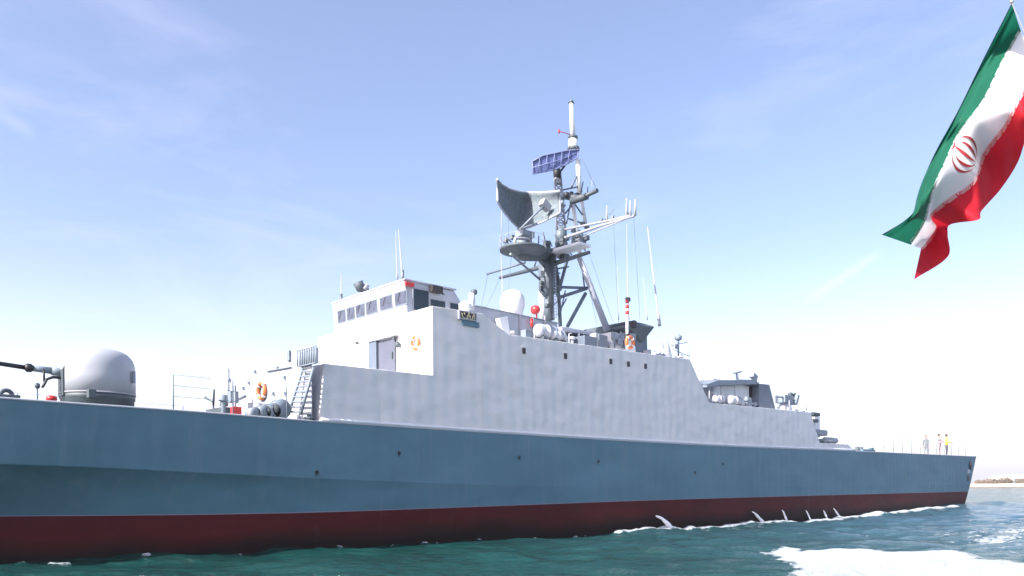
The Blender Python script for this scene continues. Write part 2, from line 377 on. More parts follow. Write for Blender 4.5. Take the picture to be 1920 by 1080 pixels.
sm = n.nodes.new('ShaderNodeMath'); sm.operation = 'ADD'; l(fa.outputs['Fac'], sm.inputs[0])
ss = n.nodes.new('ShaderNodeMath'); ss.operation = 'MULTIPLY_ADD'; ss.inputs[1].default_value = 1.9; ss.inputs[2].default_value = -.95
l(t2.outputs['Fac'], ss.inputs[0]); l(ss.outputs[0], sm.inputs[1])
mr = n.nodes.new('ShaderNodeMapRange'); mr.inputs['From Min'].default_value = .38; mr.inputs['From Max'].default_value = .62; l(sm.outputs[0], mr.inputs['Value'])
fb = n.nodes.new('ShaderNodeBsdfPrincipled'); fb.inputs['Base Color'].default_value = (.50, .545, .575, 1); fb.inputs['Roughness'].default_value = .8
bf = n.nodes.new('ShaderNodeBump'); bf.inputs['Distance'].default_value = .22; l(t2.outputs['Fac'], bf.inputs['Height']); l(bf.outputs[0], fb.inputs['Normal'])
mxs = n.nodes.new('ShaderNodeMixShader'); l(mr.outputs[0], mxs.inputs[0]); l(b.outputs[0], mxs.inputs[1]); l(fb.outputs[0], mxs.inputs[2])
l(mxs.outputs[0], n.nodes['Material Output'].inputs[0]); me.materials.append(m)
SEA_MAT = m

# ------------------------------------------------------------------ the warship
YC = 4.0
ship = empty('warship', (30, YC, 0))
tag(ship, 'long grey warship with red lower hull, domed bow gun and lattice radar mast', 'warship')
deck_z = [(-13, 5.3), (-6, 4.75), (0, 4.32), (4.5, 4.15), (9, 4.08), (12.8, 4.0), (25, 3.9), (36, 3.88), (50, 3.98), (60, 4.02), (72.6, 4.07)]
hw_d = [(-13, .04), (-9, 1.35), (-4, 2.75), (0, 3.5), (4.5, 3.9), (9, 3.99), (13, 4.0), (72.6, 4.0)]
hw_k = [(-13, .04), (-9, 1.15), (-4, 2.4), (0, 3.2), (4.5, 3.72), (9, 3.9), (13, 3.95), (20, 3.985), (28, 3.995), (72.6, 3.99)]
hw_r = [(-12, .02), (-9, .45), (-4, 1.2), (0, 1.95), (4.5, 2.55), (9, 3.3), (13, 3.66), (18, 3.87), (26, 3.97), (40, 3.975), (60, 3.97), (72.6, 3.95)]
kn_z = [(-13, 3.2), (0, 2.72), (4.5, 2.56), (6.5, 2.5), (9, 2.38), (13, 2.2), (18, 2.02), (30, 1.8), (72, 1.8)]
red_z = [(-13, 1.5), (0, 1.33), (4.5, 1.25), (9, 1.17), (13, 1.14), (20, 1.18), (30, 1.24), (50, 1.25), (72.6, 1.24)]
def sec(X):                            # half section, top to bottom: (halfwidth, z)
    zd = slerp(deck_z, X); zk = slerp(kn_z, X); zr = slerp(red_z, X)
    a = slerp(hw_d, X); k = min(a, slerp(hw_k, X)); r = min(k, slerp(hw_r, X))
    P_ = []
    for t in (0, .03, .33, .66): P_.append((a+(k-a)*t, zd+(zk-zd)*t))
    kk = .012*max(0, min(1, (22-X)/8)); P_.append((k, zk+.012)); P_.append((k-kk, zk-.012))
    for t in (.2, .4, .6, .8): P_.append((k+(r-k)*(t**.72), zk+(zr-zk)*t))
    return P_, (r, zr)
def rake(X, z):                        # stem rakes forward, transom rakes aft
    if X < -4: return X-(z-1.2)*.55*min(1, (-4-X)/8)
    if X > 68: return X-(4.07-z)*.62*(X-68)/4.6
    return X
XS = [-13+.5*i for i in range(18)]+[-4+1.0*i for i in range(77)]
XS = [x for x in XS if x < 72.5]+[72.6]
hb = MB(); rb = MB(); sb = MB()
def loft(mb, rows, smooth=True):
    n_ = len(rows[0]); vs = [p for r in rows for p in r]; fs = []
    for i in range(len(rows)-1):
        for k in range(n_-1): fs.append((i*n_+k, i*n_+k+1, (i+1)*n_+k+1, (i+1)*n_+k))
    mb.add(vs, fs, None, smooth)
for sgn in (-1, 1):
    up = []; lo = []; stp = []
    for X in XS:
        P_, (r, zr) = sec(X)
        up.append([(rake(X, z), YC+sgn*h, z) for h, z in P_]+[(rake(X, zr), YC+sgn*r, zr)])
        rr = [(r, zr-.001), (r*.995-.01, zr*.5), (r*.98-.03, -.05), (r*.93-.05, -.8), (max(.02, r*.7-.1), -1.9), (.0, -2.5)]
        lo.append([(rake(X, max(z, 0)), YC+sgn*max(0, h), z) for h, z in rr])
        stp.append([(rake(X, zr+.03), YC+sgn*(r+.013), zr+.03), (rake(X, zr), YC+sgn*(r+.013), zr)])
    k = 4                                # knuckle kept sharp: two strips
    loft(hb, [u[:5] for u in up]); loft(hb, [u[5:] for u in up]); loft(hb, [u[4:6] for u in up])
    loft(rb, lo); loft(sb, stp, False)
P_, (r, zr) = sec(72.6)
ring = [(rake(72.6, z), YC-h, z) for h, z in P_]+[(rake(72.6, zr), YC-r, zr)]
ring2 = [(x, 2*YC-y, z) for x, y, z in ring]
hb.add(ring+ring2[::-1], [tuple(range(2*len(ring)))])
rr = [(r, zr-.001), (r*.98-.03, -.05), (r*.93-.05, -.8), (.0, -2.5)]
q1 = [(rake(72.6, max(z, 0)), YC-h, z) for h, z in rr]; q2 = [(x, 2*YC-y, z) for x, y, z in q1][:-1]
rb.add(q1+q2[::-1], [tuple(range(len(q1)+len(q2)))])
hull = hb.build('hull', M['hull'], ship, fix=False)
rb.build('hull_bottom', M['red'], ship, fix=False)
sb.build('waterline_stripe', M['strip'], hull, fix=False)
dk = MB(); loft(dk, [[(rake(X, sec(X)[0][0][1]), YC+s_*(sec(X)[0][0][0]-.01), slerp(deck_z, X)-.03) for s_ in (-1, 1)] for X in XS], False)
dk.build('deck', M['deck'], ship, fix=False)
# gunwale strip at the deck edge
gw = MB()
for sgn in (-1, 1):
    gw.tube([(rake(X, slerp(deck_z, X)), YC+sgn*(slerp(hw_d, X)-.01), slerp(deck_z, X)) for X in XS], .035, 6)
gw.build('gunwale', M['grey'], hull)
for px, py in ((592, 886), (745, 850), (970, 858), (1118, 865), (1300, 886), (1352, 870)):
    c = S(px, py, .1); P_, rz_ = sec(c.x); hz = lerp(sorted([(z, h) for h, z in P_]+[(rz_[1], rz_[0])]), c.z)
    pm = MB(); yy = YC-hz
    pm.lathe((c.x, yy, c.z), [(.02, .03), (.075, .03), (.075, -.02), (.02, -.02)], 14, axis='y'); p = pm.build('scupper', M['black'], hull)
    pr = MB(); pr.torus((c.x, yy-.012, c.z), .085, .02, (0, 1, 0), 16, 6); pr.build('scupper_ring', M['hull'], hull)
# fairleads and marks at the stern quarter
fl = MB(); c = S(1819, 873, 0); fl.lathe((c.x, .0, c.z), [(.02, .1), (.34, .1), (.34, -.05), (.02, -.05)], 20, axis='y'); fl.build('fairlead', M['black'], hull)
fl = MB(); c = S(1816, 884, 0); fl.box((c.x, -.02, c.z), (.5, .06, .3)); fl.build('stern_plate', M['grey'], hull, .02)
fl = MB(); c = S(1816, 897, 0); fl.box((c.x, -.01, c.z), (.45, .06, .4)); fl.build('stern_recess', M['black'], hull, .02)

# ---- superstructure blocks
def wallblock(pts, y0, y1, name, material, parent, bevel=.03, sub=False):
    mb = MB(); mb.prism([(p[0], y0, p[1]) for p in pts], (0, y1-y0, 0)); return mb.build(name, material, parent, bevel)
sup = MB()
side = [(597, 790), (608, 681), (812, 703), (812, 573), (905, 588), (954, 627), (1093, 646), (1250, 668), (1293, 673), (1330, 755), (1520, 773), (1537, 830), (1590, 833), (1602, 845)]
pp = [S(a, b_, .03) for a, b_ in side]
poly = [(p.x, p.z) for p in pp]
poly[0] = (12.85, 3.98); poly[2] = (17.32, 5.85); poly[3] = (17.32, 8.28)
low = [(50.5, 3.9), (36, 3.8), (25, 3.82), (12.85, 3.9)]
full = poly+low
sup.prism([(x, .03, z) for x, z in full], (0, 7.94, 0))
superstructure = sup.build('superstructure', M['sup'], ship, .02)
# light ledge and dark shadow gap where the wall meets the hull
lg = MB(); lg.tube([(x, .02, slerp(deck_z, x)+.07) for x in [12.9+.5*i for i in range(76)]], .06, 6); lg.build('ledge', M['white'], superstructure)
# plating seams: thin weld beads
for x in (15.1, 19.6, 22.3, 25.3, 28.3, 31.2, 37, 40, 42.6):
    top = 5.8 if x < 17.3 or x > 35 else 8.2 if x < 19.7 else 7.75
    sw = MB(); sw.tube([(x, .028, 4.1), (x, .028, top-.05)], .004, 4); sw.build('weld_seam', M['sup'], superstructure)
for px, py in ((982, 658), (1060, 668), (1145, 678), (1178, 683), (1210, 687)):
    c = S(px, py, .03); pm = MB(); pm.box((c.x, .02, c.z), (.17, .06, .22)); o = pm.build('drain_opening', M['black'], superstructure, .03)
    rm = MB(); rm.box((c.x, .03, c.z+.14), (.26, .07, .03)); rm.build('drain_lip', M['sup'], superstructure)
# front wall of the forward deckhouse
fw = MB()
fw.bb(12.62, 12.66, .1, 7.9, 3.95, 6.36); front = fw.build('deckhouse_front', M['grey'], ship, .02)
for px0, py0, px1, py1 in ((445, 748, 460, 741), (428, 690, 428, 752), (500, 696, 545, 688)):
    fx = MB(); a, c = Q(px0, py0, 12.57), Q(px1, py1, 12.57); fx.tube([a, c], .025, 6); fx.build('wall_pipe', M['mid'], front)
for px, py in ((430, 712), (466, 718), (533, 708), (512, 738), (534, 738), (478, 697), (520, 690), (456, 728)):
    c = Q(px, py, 12.58); fx = MB(); fx.box(c, (.08, .08, .1)); fx.build('wall_fitting', M['mid'], front)
hb2 = MB(); a = Q(542, 675, 12.58); hb2.bb(12.54, 12.6, a.y-.08, a.y+.12, a.z-.02, a.z+.3); hb2.build('bracket', M['mid'], front)
# grille and stairway
gr = MB(); a = Q(558, 688, 12.5); c = Q(592, 652, 12.5)
for i in range(9):
    y = a.y+(c.y-a.y)*i/8; gr.tube([(12.5, y, a.z), (12.5, y, c.z+.05)], .025, 6)
gr.tube([(12.5, a.y, c.z+.05), (12.5, c.y, c.z+.05)], .025, 6); gr.tube([(12.5, a.y, a.z), (12.5, c.y, a.z)], .025, 6)
gr.build('ladder_cage', M['mid'], front)
bk = MB(); bk.bb(12.56, 12.6, c.y, a.y, a.z, c.z); bk.build('cage_backing', M['mid'], front)
st = empty('boarding_stairway', (12.2, .7, 4.0)); st.parent = ship; st.location = WORLD[st]-WORLD[ship]
for (pa, pb) in (((564, 777), (588, 689)), ((541, 778), (568, 690))):
    t_ = MB(); t_.tube([Q(*pa, 12.3), Q(*pb, 12.52)], .045, 6); t_.build('stringer', M['mid'], st)
for i in range(9):
    f_ = (i+.6)/9.3; p = Q(564, 777, 12.3).lerp(Q(588, 689, 12.52), f_); q_ = Q(541, 778, 12.3).lerp(Q(568, 690, 12.52), f_)
    t_ = MB(); t_.tube([p, q_], .035, 6); t_.build('tread', M['mid'], st)
# ---- bridge
bx = .06
bridge = MB()
bridge.prism([(17.285, 1.5, 8.27), (17.22, 1.54, 9.12), (17.2, 1.54, 9.47), (19.55, 1.54, 9.42), (19.95, 1.5, 8.9), (20.05, 1.5, 8.27)], (0, 5.05, 0))
bridge = bridge.build('wheelhouse', M['grey'], ship, .03)
rf = MB(); rf.bb(17.17, 19.6, 1.48, 6.62, 9.45, 9.51); rf.build('roof_edge', M['grey'], bridge, .01)
wx = lambda z: 17.285-(z-8.27)*.077-.004
for (x0, x1, yt, yb) in ((631, 644, 584, 606), (648, 661, 577, 601), (665, 680, 571, 594), (684, 703, 565, 587), (710, 731, 556, 580), (738, 759, 548, 573)):
    a = Q(x0, yb, 17.15); c = Q(x1, yt, 17.15); z0, z1 = 8.62, 9.06
    fr = MB(); fr.prism([(wx(z0-.04), a.y+.03, z0-.04), (wx(z0-.04), c.y-.03, z0-.04), (wx(z1+.04), c.y-.03, z1+.04), (wx(z1+.04), a.y+.03, z1+.04)], (-.02, 0, 0)); f_ = fr.build('window', M['mid'], bridge)
    pn = MB(); pn.prism([(wx(z0)-.022, a.y, z0), (wx(z0)-.022, c.y, z0), (wx(z1)-.022, c.y, z1), (wx(z1)-.022, a.y, z1)], (-.008, 0, 0)); pn.build('pane', M['pane'], f_)
    wp = MB(); wp.tube([(wx(z1)-.04, (a.y+c.y)/2, z1), (wx(z0)-.04, a.y+(c.y-a.y)*.25, z0+.12)], .012, 5); wp.build('wiper', M['black'], f_)
for (x0, x1, yt, yb) in ((776, 803, 538, 572), (807, 834, 553, 571), (844, 862, 555, 576)):
    a = S(x0, yb, 1.5); c = S(x1, yt, 1.5); z0 = 8.42; z1 = 9.2 if x0 < 800 else 8.93
    fr = MB(); fr.bb(a.x-.05, c.x+.05, 1.49, 1.53, z0-.05, z1+.05); f_ = fr.build('window', M['line'], bridge)
    pn = MB(); pn.bb(a.x, c.x, 1.478, 1.489, z0, z1); pn.build('pane', M['glass'], f_)
vb = MB(); a = S(818, 543, 1.4); vb.box((a.x, 1.4, a.z), (.5, .2, .25)); vb.tube([(a.x-.3, 1.3, a.z-.1), (a.x+.3, 1.3, a.z-.15)], .03); vb.build('floodlight_box', M['brown'], bridge, .02)
vb = MB(); a = S(770, 533, 1.45); vb.box((17.35, 1.42, a.z-.02), (.4, .1, .14)); vb.build('navigation_light', M['redp'], bridge, .02)
# gyro repeater / equipment box on the wing
eq = MB(); a = S(872, 568, .9); eq.lathe((a.x, .9, 8.2), [(.16, 0), (.16, .35), (.24, .4), (.24, .62), (.1, .72)], 16); eq.build('pelorus', M['white'], bridge)
# inner deckhouse aft of the wheelhouse
idh = MB()
t0 = S(888, 573, 1.4); t1 = S(1045, 607, 1.4); t2 = S(1052, 640, 1.4)
idh.prism([(19.95, 1.4, 7.6), (19.95, 1.4, 9.0), (t0.x, 1.4, t0.z), (t1.x, 1.4, t1.z), (t2.x, 1.4, 7.6)], (0, 5.2, 0))
idh = idh.build('upper_deckhouse', M['grey'], ship, .02)
rl = MB(); rl.tube([(t0.x, 1.38, t0.z+.02), (t1.x, 1.38, t1.z+.02)], .03, 6); rl.build('roof_rim', M['mid'], idh)
# door on the bridge front
d0 = Q(742, 690, 17.3); d1 = Q(712, 647, 17.3); d2 = Q(696, 641, 17.3)
dr = MB(); dr.bb(17.24, 17.3, d0.y-.02, d1.y+.0, 5.9, 7.45); door = dr.build('door', M['doorp'], ship, .02)
dh = MB(); dh.bb(17.19, 17.24, d0.y+.08, d0.y+.13, 6.7, 6.95); dh.build('handle', M['dark'], door)
dj = MB(); dj.bb(17.16, 17.31, d1.y+.05, d2.y, 5.9, 7.5); dj.build('ventilation_locker', M['slate'], ship, .02)
cn = MB(); cn.bb(17.1, 17.31, d0.y-.2, d2.y+.02, 7.5, 7.56); cn.build('door_canopy', M['grey'], door)
lm = MB(); a = Q(742, 648, 17.2); lm.lathe(a+Vector((0, -.12, -.1)), [(.02, 0), (.09, .05), (.09, .2), (.02, .24)], 12); lm.build('wall_lamp', M['dark'], ship)
for a in (Q(739, 634, 17.2), Q(669, 643, 17.22)): lm = MB(); lm.box(a, (.1, .1, .1)); lm.build('wall_box', M['dark'], ship)
# name board on the bridge wing (lettering worn and unreadable in the photograph)
a = S(861, 584, 0); c = S(890, 606, 0)
nb = MB(); nb.bb(a.x, c.x, -.05, .04, c.z+.1, a.z); nbd = nb.build('name_board', M['brown'], ship)
nf = MB()
for q_ in (((a.x-.05), a.x, c.z+.05, a.z+.04), (c.x, c.x+.05, c.z+.05, a.z+.04)): nf.bb(q_[0], q_[1], -.07, .04, q_[2], q_[3])
nf.bb(a.x, c.x, -.07, .04, a.z, a.z+.04); nf.bb(a.x, c.x, -.07, .04, c.z+.05, c.z+.1); nf.build('board_frame', M['line'], nbd)
nl = MB(); zc = (a.z+c.z)/2+.03; W_ = c.x-a.x
def stroke(pts, r=.022): nl.tube([(a.x+u*W_, -.058, zc+v*.42) for u, v in pts], r, 6)
stroke([(.1, .2), (.13, -.1), (.3, -.25), (.45, -.2), (.47, .1)]); stroke([(.25, .25), (.3, .05)]); stroke([(.55, .35), (.56, -.2)]); stroke([(.6, .1), (.68, -.2), (.8, -.2), (.82, .12)]); stroke([(.72, .3), (.78, .32)]); stroke([(.88, .3), (.9, -.25)])
nl.build('lettering', M['cream'], nbd)
bt = MB(); bt.bb(a.x+.15, c.x+.2, -.03, .03, c.z-.14, c.z+.04); bt.build('board_bracket', M['hull'], nbd)
# white baffle, extinguisher, panels against the inner deckhouse
wl = MB(); p = [S(936, 596, 1.0), S(952, 593, 1.0), (S(957, 628, 1.0)), S(945, 628, 1.0)]; wl.prism(p, (0, .25, 0)); wl.build('wind_deflector', M['white'], ship, .01)
for px in (975, 1000, 1022): c = S(px, 612, 1.36); pn = MB(); pn.box((c.x, 1.36, c.z), (.04, .05, .9)); pn.build('stiffener', M['line'], idh)

# ---- gun turret on the bow
gx, gy, gz = 8.35, YC, 4.05
g0 = S(118, 700, YC); g1 = S(248, 700, YC); gx = S(183, 700, YC).x
R_ = 65*(S(183, 700, YC)-EYE).dot(Fv)/FPX
top = S(183, 655, YC).z; skirt = S(183, 742, YC).z
prof = [(R_*1.0, skirt), (R_*1.0, skirt+.55)]
for i in range(1, 13):
    t = i/12*PI/2; prof.append((R_*max(.0005, math.cos(t))**.60, skirt+.55+(top-skirt-.55)*math.sin(t)**.66))
gd = MB(); gd.lathe((gx, gy, 0), prof, 48); gun = gd.build('gun_turret', M['gunp'], ship)
gun_hem = MB(); gun_hem.torus((gx, gy, skirt+.02), R_, .02, (0, 0, 1), 48, 6); gun_hem.build('shield_rim', M['line'], gun)
gb = MB(); gb.lathe((gx, gy, 0), [(R_*.96, 3.95), (R_*.96, skirt-.16), (R_*.99, skirt-.13), (R_*.99, skirt)], 40); gb.build('turret_base', M['dark'], gun)
ax = Vector((-1, -.10, .0)).normalized(); bz = S(100, 697, YC).z
fr = MB(); c0 = Vector((gx, gy, 0))+ax*R_*.84
fr.prism([c0+Vector((.1, -.26, skirt-.1)), c0+Vector((-.17, -.26, skirt-.1)), c0+Vector((-.17, -.26, bz+.05)), c0+Vector((-.05, -.26, bz+.32)), c0+Vector((.12, -.26, bz+.58)), c0+Vector((.4, -.26, bz+.5)), c0+Vector((.3, -.26, bz))], (0, .52, 0)); fr.build('gun_slot', M['dark'], gun, .02)
gA = S(124, 699, YC); gB = S(62, 690.5, YC); gC = S(46, 689, YC); gD = S(-90, 668, YC)
br = MB(); br.tube([gA, gA.lerp(gB, .45)], [.13, .125], 16); br.tube([gA.lerp(gB, .45), gB], [.10, .09], 16); br.build('barrel_jacket', M['mid'], gun)
br = MB(); br.tube([gB, gB.lerp(gC, .25), gB.lerp(gC, .75), gC], [.08, .125, .125, .07], 14); br.tube([gC, gD], [.065, .055], 14); br.tube([gD, gD+(gD-gC)*.02, gD+(gD-gC)*.12, gD+(gD-gC)*.125], [.055, .09, .09, .05], 12); br.build('gun_barrel', M['black'], gun)
br = MB(); br.tube([S(120, 709, 3.9), S(100, 707, 3.8), S(88, 711, 3.8), S(82, 722, 3.8), S(79, 727, 3.8)], [.045, .045, .04, .04, .03], 10); br.tube([S(82, 693, 3.85), S(83, 716, 3.85)], .03); br.build('recoil_hose', M['black'], gun)
br = MB(); br.box((gx-.5, gy-R_-.12, skirt-.08), (.22, .2, .26)); br.build('turret_locker', M['dark'], gun, .02)
br = MB(); br.box((gx+R_*.75, gy-R_*.75, skirt+.55), (.08, .08, .35)); br.build('hatch_handle', M['mid'], gun)

# ---- foredeck fittings
def deckpt(px, y): p = S(px, 760, y); return Vector((p.x, y, slerp(deck_z, p.x)-.03))
fc = MB(); p = deckpt(12, 1.2); fc.torus(p+Vector((0, 0, .22)), .13, .06, (0, 1, 0), 18, 8); fc.box(p+Vector((.05, 0, .12)), (.5, .2, .24)); fc.build('chock', M['dark'], ship, .02)
fc = MB(); p = S(70, 724, 2.2); fc.tube([(p.x, p.y, 4.05), p], .02); fc.lathe(p-Vector((0, 0, .07)), [(.03, 0), (.07, .04), (.07, .12), (.03, .16)], 12); fc.build('deck_light', M['dark'], ship)
fc = MB(); p = deckpt(97, .5); fc.lathe(p, [(.08, 0), (.08, .1), (.13, .12), (.13, .2), (.06, .23)], 14); fc.build('valve_cap', M['redp'], ship)
# breakwater post box, winch, reels
fc = MB(); p = Q(436, 745, 12.0); fc.box((12.0, p.y, p.z), (.3, .35, .4)); fc.tube([(12.0, p.y-.2, 4.0), (12.0, p.y-.2, p.z+.4)], .05); fc.build('control_post', M['mid'], ship, .02)
fc = MB(); fc.box((12.0, p.y-.25, 4.42), (.3, .3, .62)); fc.build('hose_box', M['redp'], ship, .02)
fc = MB(); q_ = Q(414, 768, 11.3); fc.box((11.2, q_.y, 4.35), (.3, 1.3, .5)); fc.build('chain_stopper', M['dark'], ship, .02)
fc = MB(); q_ = Q(400, 745, 11.5); fc.tube([(11.5, q_.y, 4), (11.5, q_.y, 4.9), (11.3, q_.y+.25, 5.1)], .04); fc.tube([(11.5, q_.y, 4.8), (11.4, q_.y-.3, 5.3)], .04); fc.build('davit', M['dark'], ship)
for px, rr_ in ((472, .16), (490, .2), (506, .24), (522, .31)):
    p = deckpt(px, .9); fc = MB()
    fc.lathe((p.x, .65, 4.08+rr_), [(.05, 0), (rr_, 0), (rr_, .05), (rr_*.55, .06), (rr_*.55, .34), (rr_, .35), (rr_, .4), (.05, .4)], 22, axis='y'); d_ = fc.build('hawser_reel', M['mid'], ship)
    fc = MB(); fc.lathe((p.x, .72, 4.08+rr_), [(rr_*.62, 0), (rr_*.86, .02), (rr_*.86, .24), (rr_*.62, .26)], 20, axis='y'); fc.build('rope', M['rope'], d_)
fc = MB(); p = deckpt(582, .25); fc.torus(p+Vector((-.1, -.1, .12)), .14, .05, (0, 0, 1), 16, 6); fc.tube([p+Vector((-.1, -.1, 0)), p+Vector((-.1, -.1, .25))], .07); fc.build('deck_cleat', M['dark'], ship)

# ---- life-lines
def railing(xa, xb, step, y, name, h=1.0, skip=()):
    rt = MB(); x = xa; prev = None
    while x <= xb+.01:
        z = slerp(deck_z, x); yy = y(x); rt.tube([(x, yy, z), (x, yy, z+h)], .02, 6)
        if prev:
            for k in (.4, .7, 1): rt.tube([(prev[0], prev[1], prev[2]+h*k), (x, yy, z+h*k)], .007, 4)
        prev = (x, yy, z); x += step
    return rt.build(name, M['mid'], ship)
railing(8.4, 11.8, 1.7, lambda x: YC-slerp(hw_d, x)+.12, 'railing'); railing(-10, 11.8, 1.8, lambda x: YC+slerp(hw_d, x)-.12, 'railing')
railing(53.5, 72.0, 1.55, lambda x: .12, 'railing', 1.05); railing(53.5, 72.0, 1.55, lambda x: 7.88, 'railing', 1.05)

# ---- mast (part) with its legs, platforms and yards
def sp(px, py, y=YC): return S(px, py, y)
mt = MB()
mt.tube([sp(1030, 600), sp(1029, 556)], .25, 14); mt.tube([sp(1029, 556), sp(1027, 545), sp(1026, 478)], [.25, .42, .42], 16)
mast = mt.build('mast', M['mast'], ship)
def mpart(name, mk, material, bevel=0):
    b_ = MB(); mk(b_); return b_.build(name, material, mast, bevel)
mpart('leg', lambda b_: (b_.tube([sp(1032, 600, 3.3), sp(1035, 470, 3.6)], .11)), M['dark'])
mpart('leg', lambda b_: (b_.tube([sp(1052, 640, 4.4), sp(1048, 560, 4.2), sp(1040, 500, 4)], .09)), M['mast'])
mpart('leg', lambda b_: (b_.tube([sp(1139, 620, 3.6), sp(1085, 480, 3.8)], [.17, .13]),), M['grey'])
mpart('leg', lambda b_: (b_.tube([sp(1088, 480, 3.9), sp(1072, 370, 4)], .10)), M['white'])
mpart('leg', lambda b_: (b_.tube([sp(1020, 600, 4.6), sp(1018, 545, 4.4)], .2)), M['white'])
for a, c, r_ in (((1036, 538), (1100, 540), .07), ((1048, 558), (1100, 541), .08), ((1098, 550), (1064, 612), .09), ((1048, 545), (1066, 478), .08), ((1036, 540), (1050, 560), .07),
                 ((1040, 480), (1052, 545), .05), ((1088, 470), (1096, 540), .04), ((1040, 505), (1066, 500), .04)):
    mpart('brace', lambda b_: b_.tube([sp(*a, 3.9), sp(*c, 3.9)], r_), M['mast'])
# ladder up the fore side of the mast
def lad(b_):
    for dx in (-3, 3): b_.tube([sp(1040+dx, 595, 3.5), sp(1038+dx, 470, 3.6)], .018, 5)
    for i in range(22):
        y_ = 595-i*5.6; b_.tube([sp(1037, y_, 3.5), sp(1043, y_, 3.5)], .015, 4)
mpart('mast_ladder', lad, M['grey'])
# radar platform: round dish with railing
pc = sp(980, 468, 2.9); pr_ = 1.0
plat = mpart('radar_platform', lambda b_: b_.lathe((pc.x, pc.y, pc.z), [(.3, -.24), (.85, -.1), (1.0, -.08), (1.02, .02), (.3, .03)], 28), M['dark'])
def prl(b_):
    b_.torus((pc.x, pc.y, pc.z+.5), .98, .008, (0, 0, 1), 28, 5); b_.torus((pc.x, pc.y, pc.z+.25), .98, .006, (0, 0, 1), 28, 5)
    for i in range(10): a_ = i*PI/5; b_.tube([(pc.x+math.cos(a_), pc.y+math.sin(a_), pc.z), (pc.x+math.cos(a_), pc.y+math.sin(a_), pc.z+.5)], .009, 5)
mpart('platform_rail', prl, M['line'])
mpart('platform_bridge', lambda b_: (b_.tube([(pc.x, pc.y, pc.z-.2), sp(1030, 478, 4)], .3, 10), b_.tube([sp(1000, 476, 3.2), sp(1072, 462, 3.6)], .09)), M['dark'])
for a, c in (((957, 476), (1012, 524)), ((990, 464), (1020, 500))): mpart('brace', lambda b_: b_.tube([sp(*a, 2.6), sp(*c, 3.8)], .05), M['mast'])
# main yard, athwartships, with its catwalk
XM = sp(1029, 490).x
def qy(px, py, X=XM): return Q(px, py, X)
mpart('yard', lambda b_: b_.tube([qy(937, 521), qy(1030, 497), qy(1105, 473)], [.07, .12, .08], 10), M['dark'])
mpart('yard', lambda b_: b_.tube([qy(913, 514, XM-.9), qy(985, 492, XM-.5)], .055, 8), M['mast'])
cwa, cwb = qy(1008, 487), qy(1098, 461)
mpart('catwalk', lambda b_: b_.prism([(XM-.45, cwa.y, cwa.z), (XM-.45, cwb.y, cwb.z), (XM-.45, cwb.y, cwb.z+.12), (XM-.45, cwa.y, cwa.z+.12)], (.8, 0, 0)), M['white'])
def cwr(b_):
    for px, py in ((1045, 468), (1060, 464), (1075, 459), (1090, 454)): b_.box(qy(px, py-4), (.12, .12, .3)); b_.tube([qy(px, py), qy(px, py-14)], .02, 5)
    b_.tube([qy(1040, 456), qy(1100, 440)], .018, 5)
mpart('catwalk_rail', cwr, M['mast'])
# antenna yard with dipoles
XA = sp(1052, 440).x
mpart('antenna_yard', lambda b_: (b_.tube([Q(1042, 452, XA), Q(1130, 422, XA), Q(1190, 405, XA)], [.09, .06, .05], 8), b_.tube([Q(1070, 455, XA), Q(1120, 432, XA), Q(1170, 412, XA)], .03, 6)), M['line'])
mpart('antenna_yard', lambda b_: b_.tube([Q(1060, 430, XA), Q(1150, 412, XA), Q(1183, 404, XA)], [.05, .05, .06], 8), M['line'])
for px, yt, yb in ((1138, 386, 418), (1175, 372, 408), (1182, 376, 407), (1191, 374, 404)):
    mpart('dipole', lambda b_: b_.tube([Q(px, yb, XA), Q(px, yt, XA)], [.06, .035], 6), M['line'])
# upper mast: drum, lattice and topmast
mpart('equipment_drum', lambda b_: b_.tube([sp(1052, 458), sp(1052, 428)], .28, 14), M['mast'])
def lat(b_):
    a0, a1 = (1044, 1060), (1040, 1052)
    for i in range(2): b_.tube([sp(a0[i], 430), sp(a1[i], 335)], .05, 6)
    for i in range(8):
        y0 = 430-12*i; l_ = 1044-i*.5; r_ = 1060-i*1.0
        b_.tube([sp(l_, y0), sp(r_-.5, y0-12)], .03, 5); b_.tube([sp(r_, y0), sp(l_, y0-12)], .03, 5); b_.tube([sp(l_, y0), sp(r_, y0)], .035, 5)
mpart('lattice_section', lat, M['line'])
mpart('yoke', lambda b_: b_.tube([sp(1046, 345), sp(1045, 330), sp(1046, 318)], [.2, .16, .14], 12), M['line'])
mpart('crosstree', lambda b_: (b_.tube([Q(1056, 367, XA+.4), Q(1085, 372, XA+.4)], .16, 8), b_.tube([Q(1070, 380, XA), Q(1120, 357, XA)], .10, 8), b_.tube([Q(1072, 377, XA), Q(1100, 368, XA)], .17, 8)), M['dark'])
for a, c in (((1060, 400), (1078, 378)), ((1076, 380), (1092, 403)), ((1071, 352), (1082, 330)), ((1082, 330), (1091, 360)), ((1056, 356), (1085, 350)), ((1066, 410), (1096, 420))): mpart('brace', lambda b_: b_.tube([sp(*a), sp(*c)], .04, 6), M['mast'])
mpart('topmast', lambda b_: (b_.tube([sp(1098, 420), sp(1088, 360)], .09, 10), b_.tube([sp(1086, 362), sp(1084, 300)], .12, 10)), M['white'])
mpart('topmast_drum', lambda b_: b_.tube([sp(1075, 292), sp(1074, 280), sp(1074, 258)], [.25, .22, .22], 14), M['white'])
mpart('topmast_collar', lambda b_: b_.tube([sp(1075, 283), sp(1075, 277)], .3, 14), M['dark'])
mpart('topmast_collar', lambda b_: b_.tube([sp(1074, 261), sp(1074, 256)], .24, 14), M['dark'])
mpart('mast_pole', lambda b_: (b_.tube([sp(1074, 257), sp(1071, 192)], [.13, .10], 10)), M['white'])
